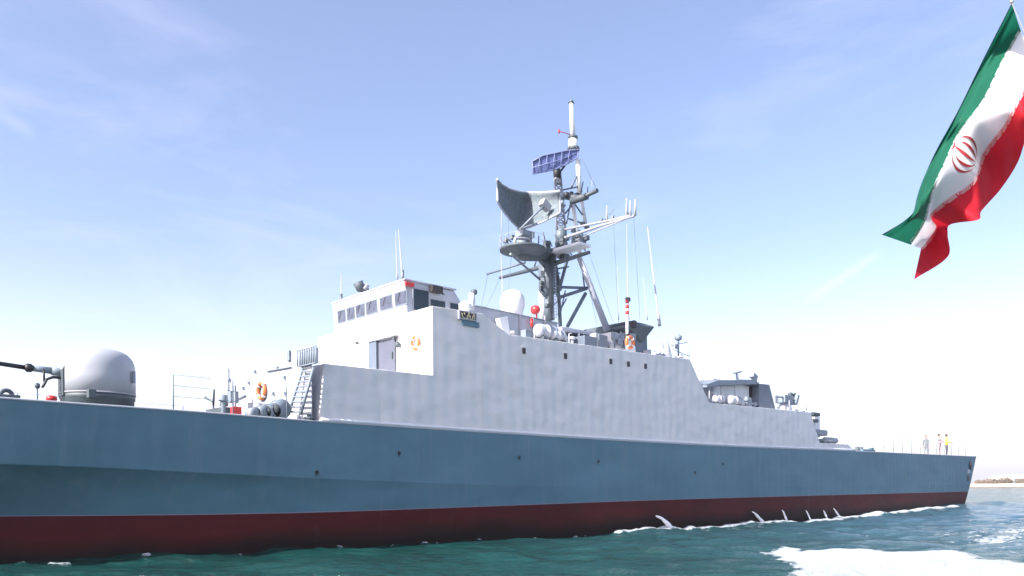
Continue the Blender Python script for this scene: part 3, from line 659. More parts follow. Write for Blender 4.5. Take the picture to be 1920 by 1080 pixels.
mpart('mast_cap', lambda b_: (b_.tube([sp(1071, 193), sp(1071, 187)], [.15, .06], 10)), M['mast'])
mpart('aerial', lambda b_: (b_.tube([sp(1072, 253), sp(1048, 246)], .02, 5), b_.tube([sp(1048, 250), sp(1048, 243)], .04, 5)), M['redp'])
for px, py in ((1075, 432), (1092, 420), (1100, 425), (1062, 448), (1082, 444), (1096, 449), (1044, 398), (1053, 374), (960, 445), (948, 452)):
    mpart('mast_fitting', lambda b_: b_.box(sp(px, py), (.2, .2, .18)), M['mast'], .02)
for px, py0, py1 in ((940, 380, 470), (953, 395, 460), (1110, 365, 335),):
    mpart('aerial', lambda b_: b_.tube([sp(px, py0, 3.4), sp(px, py1, 3.4)], .015, 4), M['line'])

rc = random.Random(11)
def clutter(n_, x0, x1, y0, y1, dep, mt_, size=.12, lean=0):
    for _ in range(n_):
        px = rc.uniform(x0, x1); py = rc.uniform(y0, y1)+lean*(px-x0); k = rc.random()
        def mk(b_):
            p = sp(px, py, dep+rc.uniform(-.5, .5)); s1 = size*rc.uniform(.6, 1.5)
            if k < .5: b_.box(p, (s1, s1*rc.uniform(.5, 1.4), s1*rc.uniform(.6, 2.2)))
            elif k < .8: b_.tube([p, p+Vector((rc.uniform(-.3, .3), rc.uniform(-.2, .2), rc.uniform(.2, .6)))], .025, 6)
            else: b_.lathe(p, [(.01, -s1*.7), (s1*.6, -s1*.5), (s1*.6, s1*.5), (.01, s1*.8)], 10)
        mpart('mast_fitting', mk, M[mt_], 0)
clutter(16, 1000, 1060, 462, 486, 3.6, 'dark', .22, -.12)
clutter(10, 1044, 1104, 438, 462, 3.8, 'dark', .17, -.2)
clutter(8, 1042, 1060, 340, 430, 4.0, 'mid', .13)
clutter(6, 1058, 1112, 366, 378, 4.0, 'black', .16, -.2)
clutter(8, 955, 1005, 448, 462, 3.0, 'dark', .12)
clutter(8, 1012, 1046, 485, 590, 3.5, 'dark', .12)
clutter(5, 1120, 1190, 404, 424, 4.0, 'mid', .09, -.25)
for a, c in (((1000, 470), (1040, 505)), ((1060, 470), (1030, 520)), ((1048, 470), (1080, 462)), ((1010, 520), (1050, 512)), ((1040, 440), (1072, 478)), ((1098, 470), (1072, 440)), ((1060, 545), (1048, 600)), ((1046, 590), (1062, 560)), ((1046, 400), (1060, 385)), ((1070, 380), (1062, 420)), ((1008, 482), (1002, 500))):
    mpart('brace', lambda b_: b_.tube([sp(*a, 3.8), sp(*c, 3.9)], .035, 6), M['mast'])
for a, c in (((938, 521), (905, 590)), ((915, 514), (900, 585)), ((1104, 473), (1150, 606)), ((1090, 477), (1120, 610)), ((1188, 406), (1200, 600)), ((1150, 417), (1160, 605)), ((1074, 262), (1120, 358)), ((1060, 380), (1046, 430)), ((960, 470), (950, 575))):
    mpart('rigging_wire', lambda b_: b_.tube([sp(*a, 3.8), sp(*c, 3.2)], .009, 4), M['mast'])
# ---- main radar antenna: curved reflector
ra = MB()
rowsT = [(932, 336), (941, 346), (955, 354), (972, 359), (990, 361), (1010, 361), (1030, 360), (1050, 358)]
rowsB = [(933, 378), (938, 388), (948, 402), (960, 416), (973, 428), (990, 427), (1020, 415), (1050, 399)]
N = 40; K = 12; pts = []
for i in range(N+1):
    t = i/N; a_ = t*(len(rowsT)-1); i0 = min(int(a_), len(rowsT)-2); ff = a_-i0
    T = Vector(rowsT[i0]).lerp(Vector(rowsT[i0+1]), ff); B = Vector(rowsB[i0]).lerp(Vector(rowsB[i0+1]), ff)
    for j in range(K+1):
        s_ = j/K; p = T.lerp(B, s_)
        q_ = (t-.56)/.5
        yd = 3.7 - (2.5*abs(q_)**1.25 if q_ > 0 else .85*abs(q_)**1.4) - .35*(2*s_-1)**2
        pts.append(S(p.x, p.y, yd))
fs_ = [(i*(K+1)+j, (i+1)*(K+1)+j, (i+1)*(K+1)+j+1, i*(K+1)+j+1) for i in range(N) for j in range(K)]
ra.add(pts, fs_, None, True)
rad = ra.build('radar_antenna', M['mesh'], ship, fix=True)
sdm = rad.modifiers.new('thick', 'SOLIDIFY'); sdm.thickness = .05
rr2 = MB()
edge = [pts[i*(K+1)] for i in range(N+1)]+[pts[N*(K+1)+j] for j in range(1, K+1)]+[pts[i*(K+1)+K] for i in range(N-1, -1, -1)]+[pts[j] for j in range(K-1, -1, -1)]
rr2.tube(edge, .045, 6); rr2.build('reflector_rim', M['grey'], rad)
rb2 = MB()
for i in range(2, N, 3): rb2.tube([pts[i*(K+1)+j]-Vector((0, .04, 0)) for j in range(K+1)], .014, 5)
for j in (2, 4, 6, 8, 10): rb2.tube([pts[i*(K+1)+j]-Vector((0, .04, 0)) for i in range(N+1)], .014, 5)
rb2.build('reflector_rib', M['mid'], rad)
ft = MB(); fa_, fb_ = S(975, 430, 2.2), S(1022, 385, 1.9); ft.tube([fa_, S(1000, 405, 1.7), fb_], .045, 8); ft.tube([fa_, S(1050, 402, 2.6)], .04, 6); ft.build('feed_boom', M['mid'], rad)
ft = MB(); ft.box(fb_, (.5, .3, .32), ry=.5); ft.build('feed_horn', M['line'], rad, .03)
pd = MB(); c = S(979, 452, 2.9); pd.tube([(pc.x, pc.y, pc.z), (c.x, c.y, c.z-.1), S(977, 428, 2.9)], [.38, .26, .2], 14); pd.box(S(984, 440, 2.8), (.7, .5, .25)); pd.build('pedestal', M['mid'], rad)
pd = MB(); pd.tube([S(965, 458, 2.5), S(966, 447, 2.5), S(978, 447, 2.5), S(992, 448, 2.5), S(994, 458, 2.5)], .07, 8); pd.build('hand_rail', M['line'], rad)

# ---- small navigation radar with blue lattice reflector
C4 = [(998, 303), (1018, 292), (1060, 283), (1084, 280), (1083, 296), (1062, 308), (1040, 318), (1000, 326)]
nr = MB(); nr.prism([S(a_, b_, 3.6-(a_-1040)*.012) for a_, b_ in C4], (0, .1, 0)); nrad = nr.build('search_radar', M['blue'], ship, .02)
rr3 = MB(); ring_ = [S(a_, b_, 3.58-(a_-1040)*.012) for a_, b_ in C4]; rr3.tube(ring_+[ring_[0]], .035, 6)
for x_ in (1012, 1026, 1040, 1054, 1068):
    yt_ = lerp([(998, 303), (1018, 292), (1060, 283), (1084, 280)], x_); yb_ = lerp([(1000, 326), (1040, 318), (1062, 308), (1083, 296)], x_); yy = 3.57-(x_-1040)*.012
    rr3.tube([S(x_, yt_, yy), S(x_-3, yb_, yy)], .02, 5)
rr3.tube([S(1000, 314, 3.95), S(1040, 303, 3.55), S(1083, 288, 3.1)], .025, 5)
rr3.build('reflector_frame', mat('blue_frame', (.16, .19, .36), .5), nrad)
np_ = MB(); np_.tube([sp(1046, 338), sp(1045, 325), sp(1042, 312)], [.18, .2, .14], 12); np_.tube([S(1048, 325, 3.6), S(1058, 312, 3.5), S(1060, 305, 3.4)], .05, 6); np_.build('scanner_pedestal', M['black'], nrad)

# ---- satellite dome
c = sp(961, 584); dd = MB(); r_ = .56
dd.lathe((c.x, YC, c.z-.3), [(r_*.8, 0), (r_*.86, .3), (r_, .5)]+[(r_*math.cos(t_*PI/16), .75+r_*.95*math.sin(t_*PI/16)) for t_ in range(0, 8)]+[(.02, .75+r_*.95)], 28); dd.build('satellite_dome', M['white'], ship)
# ---- red horn and extinguisher
c = S(1003, 581, 2.2); hh = MB(); hh.tube([c+Vector((.25, .1, -.6)), c+Vector((.12, .05, 0))], .035); hh.tube([c+Vector((0, .1, 0)), c+Vector((.3, .2, .03))], .05); hh.lathe(c, [(.01, -.24), (.13, -.2), (.19, -.08), (.19, .08), (.1, .16)], 18, axis='y'); hh.build('red_searchlight', M['redp'], ship)
c = S(997, 606, 1.25); ex = MB(); ex.tube([c+Vector((0, 0, -.16)), c+Vector((0, 0, .16))], .06, 12); ex.tube([c+Vector((0, 0, .15)), c+Vector((0, 0, .22))], .03, 8); e_ = ex.build('fire_extinguisher', M['redp'])
tag(e_, 'small red fire extinguisher clamped to the grey upper deckhouse wall below the mast', 'fire extinguisher')

# ---- platform, funnel and gear abaft the mast
pf = MB(); a = S(1054, 614, 2.2); c = S(1128, 618, 2.2); pf.bb(a.x, c.x, 2.2, 5.6, a.z-.12, a.z+.05); platf = pf.build('gear_platform', M['grey'], ship, .02)
pf = MB()
for px in (1060, 1088, 1112, 1127): p = S(px, 620, 2.15); pf.tube([(p.x, 2.25, 7.6), (p.x, 2.25, a.z)], .05)
pf.build('post', M['white'], platf)
pf = MB(); p0 = S(1080, 632, 2.6); p1 = S(1118, 640, 2.6); pf.bb(p0.x, p1.x, 2.7, 4.8, p0.z-.3, p0.z+.25); pf.build('machinery_box', M['dark'], platf, .04)
for x0, x1, yt, yb in ((1096, 1120, 628, 650), (1123, 1140, 626, 652)):
    pf = MB(); a = S(x0, yt, 1.6); c = S(x1, yt, 1.6); pf.bb(a.x, c.x, 1.6, 2.8, 7.6, a.z); pf.build('ready_locker', M['slate'], ship, .04)
pf = MB(); a = S(1058, 628, 2.4); c = S(1094, 630, 2.4); pf.bb(a.x, c.x, 2.4, 3.6, 7.6, a.z); pf.build('vent_box', M['white'], ship, .04)
pf = MB(); a = S(1146, 622, 2.6); c = S(1192, 624, 2.6); pf.bb(a.x, c.x, 2.6, 5.4, 7.6, a.z); pf.build('funnel_casing', M['white'], ship, .04)
for px, py in ((1152, 630), (1160, 640), (1168, 632), (1172, 646), (1186, 632)): p = S(px, py, 2.5); pf = MB(); pf.box(p, (.3, .2, .35)); pf.build('junction_box', M['mid'], ship, .02)
for px in (1150, 1164): pf = MB(); pf.tube([S(px, 622, 2.45), S(px+3, 652, 2.45)], .05, 6); pf.build('exhaust_pipe', M['mid'], ship)
fu = MB()                                # funnel body, raked, under a wide black cap
yy0, yy1 = 2.6, 5.4
body = [S(1180, 612, yy0), S(1214, 625, yy0), S(1215, 664, yy0), S(1193, 664, yy0), S(1187, 640, yy0)]
body = [Vector((p.x, yy0, p.z)) for p in body]; fu.prism(body, (0, yy1-yy0, 0)); fun = fu.build('funnel', M['slate'], ship, .06)
cp = MB(); n_ = 6
topc = [S(1186, 600, 2.6), S(1232, 612, 2.4)]; ca = S(1142, 616, 5.8)
f0, f1, f2, f3 = S(1186, 600, 3.6), S(1231, 611, 2.4), S(1217, 632, 2.0), S(1188, 612, 2.2)
x0_, x1_ = S(1186, 603, 2.3).x, S(1228, 613, 2.3).x
zt = S(1186, 600, 2.3).z
cp.add([(x0_-.2, 2.3, zt-.35), (x1_, 2.3, zt-.1), (x1_+.15, 5.7, zt-.1), (x0_-.2, 5.7, zt-.35),
        (x0_, 2.5, zt), (x1_-.5, 2.6, zt+.05), (x1_-.4, 5.4, zt+.05), (x0_, 5.5, zt),
        (x0_+.5, 2.5, zt-.75), (x1_-.75, 2.5, zt-.95), (x1_-.6, 5.5, zt-.95), (x0_+.5, 5.5, zt-.75)],
       [(4, 5, 6, 7), (0, 1, 5, 4), (1, 2, 6, 5), (2, 3, 7, 6), (3, 0, 4, 7), (0, 8, 9, 1), (1, 9, 10, 2), (2, 10, 11, 3), (3, 11, 8, 0), (8, 11, 10, 9)])
cp.build('funnel_cap', M['dark'], fun, .03)
wg = MB(); a = S(1142, 618, 3.0); c = S(1188, 605, 3.0); wg.prism([Q(1142, 613, x0_-.1), Q(1188, 600, x0_-.1), Q(1188, 613, x0_-.1), Q(1144, 624, x0_-.1)], (.25, 0, 0)); wg.build('cap_wing', M['black'], fun, .02)
# red and white davit
c0, c1 = S(1176, 655, 1.2), S(1176, 562, 1.2)
dv = MB(); dv.tube([c0, c1], .07, 10); davit = dv.build('pole_davit', M['white'], ship)
for t_ in (.70, .82, .93):
    dv = MB(); p = c0.lerp(c1, t_); dv.tube([p, p+(c1-c0)*.075], .08, 10); dv.build('red_band', M['redp'], davit)
dv = MB(); dv.box(c1+Vector((.05, 0, .02)), (.22, .16, .18)); dv.build('davit_head', M['dark'], davit, .02)
dv = MB(); dv.tube([c0.lerp(c1, .22), c0.lerp(c1, .26)+Vector((0, 0, .1))], .13); dv.build('davit_hub', M['black'], davit)
# aft post and small aerials at the end of the upper deck
pt = MB(); pt.tube([S(1255, 672, .9), S(1246, 638, .9)], [.16, .15], 8); pt.build('fender_post', M['grey'], ship)
pt = MB(); a = S(1272, 668, 2); pt.tube([a, S(1272, 640, 2)], .05, 6); pt.lathe(S(1272, 634, 2), [(.03, -.15), (.17, -.08), (.18, .1), (.03, .2)], 14); pt.box(S(1268, 650, 2), (.25, .1, .2)); pt.tube([S(1258, 648, 2), S(1288, 642, 2)], .02, 5); pt.tube([S(1262, 655, 2), S(1292, 668, 2)], .02, 5); pt.build('signal_lamp', M['mid'], ship)
for px, y_ in ((1265, 670), (1280, 671), (1292, 672)): pt = MB(); a = S(px, y_, .4); pt.tube([a, a+Vector((0, 0, .7))], .02, 5); pt.build('stanchion', M['line'], ship)

def deck_clutter(n_, x0, x1, base, h0, h1, y0, y1, mats_):
    for _ in range(n_):
        px = rc.uniform(x0, x1); y = rc.uniform(y0, y1); p = S(px, base(px), y); h = rc.uniform(h0, h1); k = rc.random(); cb = MB(); zb = p.z-.25
        if k < .35: cb.box((p.x, y, zb+h/2), (rc.uniform(.15, .5), rc.uniform(.15, .4), h)); nm = 'deck_box'
        elif k < .65: cb.tube([(p.x, y, zb), (p.x, y, zb+h), (p.x+.15, y, zb+h+.06)], .035, 6); nm = 'vent_pipe'
        else: cb.lathe((p.x, y, zb), [(.07, 0), (.07, h*.7), (.15, h*.75), (.13, h), (.02, h*1.05)], 12); nm = 'mushroom_vent'
        cb.build(nm, M[rc.choice(mats_)], ship, .008)
deck_clutter(14, 1060, 1150, lambda x: 640+.14*(x-1060), .4, .9, 1.5, 5, ['mid', 'dark', 'grey', 'line'])
deck_clutter(10, 1195, 1285, lambda x: 662+.1*(x-1195), .25, .5, 1.5, 6, ['mid', 'grey', 'line'])
deck_clutter(9, 1340, 1420, lambda x: 758+.1*(x-1340), .35, .8, .5, 1.1, ['mid', 'dark', 'grey'])
deck_clutter(9, 1440, 1518, lambda x: 768+.08*(x-1440), .3, .6, 1, 6, ['mid', 'dark', 'grey', 'line'])
deck_clutter(9, 1560, 1640, lambda x: 845, .25, .5, .5, 3, ['mid', 'dark', 'hull'])
deck_clutter(7, 405, 560, lambda x: 768+.1*(x-405), .35, .8, 1.2, 4.5, ['mid', 'dark', 'line'])
deck_clutter(5, 955, 1045, lambda x: 628+.12*(x-955), .4, .7, .6, 1.2, ['mid', 'grey', 'line'])
# ---- whip aerials
for bx_, by_, tx_, ty_, yy, r_ in ((1237, 612, 1214, 425, 2.2, .05), (1178, 600, 1175, 420, 4.6, .03), (1160, 600, 1158, 500, 4.8, .02), (755, 522, 747, 430, 2.2, .03), (745, 524, 742, 432, 3.2, .025), (640, 562, 640, 515, 6.2, .03), (943, 560, 938, 440, 5.0, .02), (1214, 600, 1206, 520, 4.5, .02)):
    wa = MB(); a, c = S(bx_, by_, yy), S(tx_, ty_, yy); wa.tube([a, a.lerp(c, .12), a.lerp(c, .13), c], [r_*1.8, r_*1.6, r_, r_*.4], 6); wa.build('whip_aerial', M['line'], ship)
wa = MB(); a = S(755, 524, 2.2); wa.tube([a, a+Vector((0, 0, .35))], .05, 8); wa.build('aerial_base', M['dark'], ship)
wa = MB(); a = S(640, 558, 6.2); wa.tube([a+Vector((0, 0, -.3)), a+Vector((0, 0, .15))], .05, 8); wa.build('aerial_base', M['dark'], ship)
# searchlight on the wheelhouse roof
a = S(680, 545, 4.6); sl_ = MB(); sl_.tube([(a.x, a.y, 9.4), (a.x, a.y, a.z-.05)], .06); sl_.tube([a+Vector((-.22, 0, .3)), a+Vector((-.1, 0, .1)), a+Vector((.22, 0, .02))], [.2, .2, .12], 14); slo = sl_.build('searchlight', M['dark'], ship)
sl_ = MB(); sl_.tube([a+Vector((-.03, -.18, .16)), a+Vector((.08, -.18, .08))], .13, 12); sl_.build('lamp_face', M['line'], slo)
a = S(889, 548, 1.6); sl_ = MB(); sl_.tube([a+Vector((0, 0, -.7)), a], .03); sl_.lathe(a, [(.02, -.12), (.12, -.06), (.12, .08), (.02, .12)], 12); sl_.build('wing_lamp', M['dark'], ship)
a = S(884, 560, 1.5); sl_ = MB(); sl_.tube([a+Vector((0, 0, -.5)), a+Vector((0, 0, .2))], .12, 12); sl_.build('wing_repeater', M['white'], ship)

# ---- aft deckhouse
Y0, Y1 = 1.3, 6.7
a0 = S(1338, 724, Y0); a1 = S(1421, 722, Y0)
ad = MB(); ad.bb(a0.x, a1.x, Y0, Y1, 5.9, a1.z+.02); adh = ad.build('aft_deckhouse', M['white'], ship, .03)
aw = MB(); b0 = S(1326, 724, Y0-.5); b1 = S(1346, 717, Y0-.5); b2 = S(1420, 715, Y0-.5)
aw.prism([(b0.x, Y0-.5, b0.z-.06), (b0.x, Y0-.5, b0.z+.1), (b1.x, Y0-.5, b1.z+.12), (b2.x, Y0-.5, b2.z+.1), (b2.x, Y0-.5, b2.z-.15), (b1.x, Y0-.5, b1.z-.15)], (0, 5.6, 0)); aw.build('awning_roof', M['mid'], adh, .02)
aw = MB()
for px in (1330, 1352, 1378): p = S(px, 722, Y0-.45); aw.tube([(p.x, Y0-.45, 5.9), (p.x, Y0-.45, p.z)], .04, 6)
aw.tube([S(1335, 738, Y0-.45), S(1346, 722, Y0-.45)], .06, 6); aw.build('awning_post', M['line'], adh)
ap = MB(); q4 = [S(1424, 719, .8), S(1443, 721, .8), S(1455, 768, .8), S(1424, 766, .8)]; ap.prism([Vector((p.x, .8, p.z)) for p in q4], (0, 5.9, 0)); apb = ap.build('aft_shelter', M['slate'], ship, .03)
ap = MB(); p0, p1 = S(1405, 745, Y0-.02), S(1423, 722, Y0-.02); ap.bb(p0.x, p1.x, Y0-.03, Y0, p0.z, p1.z); ap.build('shelter_opening', M['black'], adh)
ap = MB(); p0 = S(1424, 719, .79); p1 = S(1404, 718, .79); ap.bb(p1.x, p0.x+.05, .85, 6.5, p0.z-.12, p0.z+.08); ap.build('shelter_roof', M['dark'], adh, .02)
tm = MB(); p = S(1382, 717, 3); tm.tube([p, S(1382, 700, 3)], .09, 8); tm.tube([S(1374, 700, 3), S(1390, 697, 3)], .05, 6); tm.tube([S(1380, 712, 3), S(1413, 713, 3)], .035, 6); tm.build('director_mount', M['mid'], adh)
tm = MB(); p = S(1414, 717, 3); tm.tube([p, S(1413, 700, 3)], .07, 8); tm.box(S(1413, 706, 2.95), (.5, .3, .3), ry=.4); tm.build('director_head', M['mid'], adh, .03)
# twin cannon
tc_ = empty('twin_cannon', tuple(S(1474, 770, 3.0))); tc_.parent = ship; tc_.location = WORLD[tc_]-WORLD[ship]
k1 = MB(); k1.lathe(S(1472, 771, 3)+Vector((0, 0, -.35)), [(.5, 0), (.42, .5), (.3, .9), (.3, 1.3)], 16); k1.build('mount', M['grey'], tc_)
k1 = MB(); k1.box(S(1470, 749, 3), (1.0, .7, .5)); k1.box(S(1484, 750, 3), (.25, .9, .7), ry=.5); k1.build('breech', M['mid'], tc_, .04)
for yo in (2.8, 3.2): k1 = MB(); k1.tube([S(1480, 746, yo), S(1456, 744, yo)], [.06, .04], 8); k1.tube([S(1468, 746, yo), S(1492, 738, yo)], .05, 6); k1.build('barrel', M['dark'], tc_)
k1 = MB(); k1.lathe(S(1482, 740, 3), [(.02, -.1), (.15, -.05), (.15, .12), (.02, .16)], 12); k1.build('gun_sight', M['dark'], tc_)
for px in (1480, 1502, 1512): pt = MB(); a = S(px, 770, .5); pt.tube([a, a+Vector((0, 0, .6))], .03, 5); pt.build('stanchion', M['line'], ship)
# fenders / brackets at the break of the quarterdeck
for px, py, w_, h_ in ((1526, 777, .9, .22), (1524, 789, .75, .2)):
    bq = MB(); p = S(px, py, .6); bq.box((p.x, 1.0, p.z), (w_, 1.2, h_)); bq.build('outrigger_step', M['dark'], ship, .05)
lk = MB(); p = S(1530, 800, 1.1); lk.box((p.x, 1.8, p.z), (.7, 1.6, 1.3)); lk.build('stern_locker', M['white'], ship, .04)
lk = MB(); p = S(1542, 811, .6); lk.box((p.x, 1.1, p.z), (1.5, 1.0, .35)); lk.build('stowage_rack', M['mid'], ship, .08)
# quarterdeck fittings
qd = MB(); p = S(1612, 846, .3)
for dx in (0, .55): qd.tube([(p.x+dx, .45, 3.9), (p.x+dx, .45, 4.3)], .13, 10)
qd.box((p.x+.28, .45, 4.03), (1.1, .4, .1)); qd.build('mooring_bollard', M['dark'], ship)
qd = MB(); p = S(1630, 846, .1); qd.bb(p.x-1, p.x+.8, .05, .25, 3.98, 4.14); qd.build('deck_edge_plate', M['hull'], ship)

# ------------------------------------------------------------------ loose things aboard
def lifebuoy(c, ax, R0=.27, r0=.07):
    b_ = MB(); b_.torus(c, R0, r0, ax, 32, 12); o = b_.build('lifebuoy', M['orange'])
    for i in range(4):
        t = PI/4+i*PI/2; axv = Vector(ax); u = Vector((0, 1, 0)) if abs(axv.x) > .5 else Vector((1, 0, 0)); e = u*math.cos(t)+Vector((0, 0, 1))*math.sin(t)
        k_ = MB(); tng = axv.cross(e).normalized(); k_.tube([Vector(c)+e*R0-tng*.04, Vector(c)+e*R0+tng*.04], r0*1.06, 12); k_.build('band', M['white'], o)
    return o
c = Q(490, 733, 12.55); tag(lifebuoy((12.55, c.y, c.z), (1, 0, 0), .26, .065), 'orange lifebuoy low on the sunlit foremost deckhouse wall, left of the stairway', 'lifebuoy', 'lifebuoys aboard the warship')
c = Q(778, 643, 17.23); tag(lifebuoy((17.23, c.y, c.z), (1, 0, 0), .215, .05), 'pale orange lifebuoy high on the bridge front, right of the grey door', 'lifebuoy', 'lifebuoys aboard the warship')
c = S(1181, 640, .95); tag(lifebuoy((c.x, .95, c.z-.05), (0, 1, 0), .24, .08), 'red orange lifebuoy hanging by the red and white pole in front of the funnel', 'lifebuoy', 'lifebuoys aboard the warship')
def canister(c, L_=1.2, r=.3):
    b_ = MB(); b_.lathe(c, [(r*.6, -L_/2), (r*.95, -L_/2+.06), (r, -L_/2+.14), (r, -.03), (r*1.07, -.03), (r*1.07, .03), (r, .03), (r, L_/2-.14), (r*.95, L_/2-.06), (r*.6, L_/2)], 24, axis='x'); o = b_.build('liferaft_canister', M['grey'])
    k_ = MB()
    for dx in (-.3, .3): k_.torus(Vector(c)+Vector((dx*L_, 0, 0)), r, .02, (1, 0, 0), 24, 6)
    k_.build('strap', M['mid'], o)
    k_ = MB()
    for dx in (-.3, .3): k_.box(Vector(c)+Vector((dx*L_, 0, -r-.08)), (.12, r*2, .2))
    k_.build('cradle', M['dark'], o); return o
c = S(1024, 622, .9); tag(canister(c, 1.15, .27), 'larger white liferaft canister on the upper deck edge below the mast foot', 'liferaft', 'white liferaft canisters')
c = S(1045, 629, .8); tag(canister(c, .8, .22), 'small pale grey liferaft canister just right of the larger one under the mast', 'liferaft', 'white liferaft canisters')
c = S(1377, 751, .7); tag(canister(c, 1.1, .24), 'white liferaft canister beside the aft deckhouse, nearer the blue grey shelter', 'liferaft', 'white liferaft canisters')
c = S(1347, 749, .7); tag(canister(c, .8, .21), 'white liferaft canister by the sloping end of the tall grey wall', 'liferaft', 'white liferaft canisters')
# inflatable boat at the quarterdeck
c = S(1550, 826, .9); b_ = MB()
hl = [Vector((c.x-.9, .6, c.z)), Vector((c.x+.6, .6, c.z)), Vector((c.x+1.0, .85, c.z+.04)), Vector((c.x+1.1, 1.15, c.z+.08)), Vector((c.x+1.0, 1.45, c.z+.04)), Vector((c.x+.6, 1.7, c.z)), Vector((c.x-.9, 1.7, c.z))]
b_.tube(hl, .17, 12); rbt = b_.build('inflatable_boat', M['mid']); tag(rbt, 'small dark grey inflatable boat stowed at the aft end of the superstructure', 'boat')
b_ = MB(); b_.prism([(c.x-.9, .6, c.z-.08), (c.x+.6, .6, c.z-.08), (c.x+1, 1.15, c.z-.05), (c.x+.6, 1.7, c.z-.08), (c.x-.9, 1.7, c.z-.08)], (0, 0, -.16)); b_.build('floor', M['dark'], rbt)
b_ = MB(); b_.box((c.x, 1.15, c.z-.35), (.9, .8, .25)); b_.build('cradle', M['mid'], rbt)

# ------------------------------------------------------------------ people at the stern
def person(px, y, face, top, bottom, hairm, label, arm=0):
    base = S(px, 852, y); x = base.x; z0 = slerp(deck_z, x)-.03; H = 1.74
    me = bpy.data.meshes.new('person'); 
    V = [(0, 0, .93), (0, 0, 1.15), (0, 0, 1.38), (0, 0, 1.49), (0, .01, 1.56), (0, .015, 1.66), (0, .01, 1.72)]
    Rr = [(.15, .11), (.14, .10), (.17, .11), (.06, .06), (.065, .075), (.08, .095), (.055, .07)]
    Ee = [(0, 1), (1, 2), (2, 3), (3, 4), (4, 5), (5, 6)]
    for s_ in (-1, 1):
        k = len(V); fwd = .22+.1*s_ if arm else .02
        V += [(s_*.19, 0, 1.40), (s_*.25, .02, 1.13), (s_*(.22 if arm else .27), .05+fwd, .92+(.22 if arm else -.02)), (s_*(.2 if arm else .27), .09+fwd*1.3, .86+(.3 if arm else -.04))]
        Rr += [(.06, .06), (.045, .045), (.034, .034), (.03, .04)]; Ee += [(2, k), (k, k+1), (k+1, k+2), (k+2, k+3)]
        k = len(V)
        V += [(s_*.09, 0, .86), (s_*.11, .02, .48), (s_*.12, -.02, .09), (s_*.13, .12, .04)]
        Rr += [(.095, .10), (.06, .065), (.045, .05), (.04, .03)]; Ee += [(0, k), (k, k+1), (k+1, k+2), (k+2, k+3)]
    me.from_pydata(V, Ee, []); o = bpy.data.objects.new('person', me); col.objects.link(o)
    sk = o.modifiers.new('skin', 'SKIN'); sk.use_smooth_shade = True
    for i, r_ in enumerate(Rr): me.skin_vertices[0].data[i].radius = r_
    me.skin_vertices[0].data[0].use_root = True
    sbm = o.modifiers.new('sub', 'SUBSURF'); sbm.levels = 2
    dg = bpy.context.evaluated_depsgraph_get(); me2 = bpy.data.meshes.new_from_object(o.evaluated_get(dg)); o.modifiers.clear(); o.data = me2
    me2.materials.clear()
    for m_ in (bottom, top, M['skin']): me2.materials.append(m_)
    for p in me2.polygons:
        c_ = p.center; r_ = math.hypot(c_.x, c_.y)
        hand = abs(c_.x) > .15 and ((c_.z < .95 and not arm and abs(c_.x) > .22) or (arm and c_.y > .27))
        p.material_index = 2 if c_.z > 1.5 or hand else 0 if c_.z < .95 and abs(c_.x) < .24 else 1
        p.use_smooth = True
    o.location = (x, y, z0); o.rotation_euler = (0, 0, face); WORLD[o] = Vector((x, y, z0))
    hm = bpy.data.meshes.new('hair'); bm = bmesh.new(); bmesh.ops.create_uvsphere(bm, u_segments=16, v_segments=10, radius=1)
    for v in bm.verts: v.co = Vector((v.co.x*.092, v.co.y*.108-.012, v.co.z*.10+1.71 if v.co.z > -.2 else v.co.z*.07+1.69))
    bmesh.ops.delete(bm, geom=[f for f in bm.faces if f.calc_center_median().y > .045 and f.calc_center_median().z < 1.73], context='FACES')
    bm.to_mesh(hm); bm.free(); hm.materials.append(hairm); ho = bpy.data.objects.new('hair', hm); col.objects.link(ho); ho.parent = o
    fm = bpy.data.meshes.new('nose'); bm = bmesh.new(); bmesh.ops.create_cone(bm, segments=8, radius1=.018, radius2=.006, depth=.04, cap_ends=True); bmesh.ops.translate(bm, verts=bm.verts, vec=(0, .105, 1.63)); bm.to_mesh(fm); bm.free(); fm.materials.append(M['skin']); fo_ = bpy.data.objects.new('nose', fm); col.objects.link(fo_); fo_.parent = o
    tag(o, label, 'person', 'people standing at the stern rail')
person(1736, 2.4, 2.4, M['cl_grey'], M['cl_grey'], M['cl_grey'], 'person in pale grey standing apart at the stern rail, left of the other two')
person(1761, 1.3, 2.9, M['cl_pink'], M['cl_pink'], M['hair'], 'person with dark hair and pale pinkish shirt standing at the stern rail', 1)
person(1775, 1.1, 3.6, M['cl_or'], M['cl_dk'], M['hair'], 'person in bright orange vest standing near the very stern', 1)

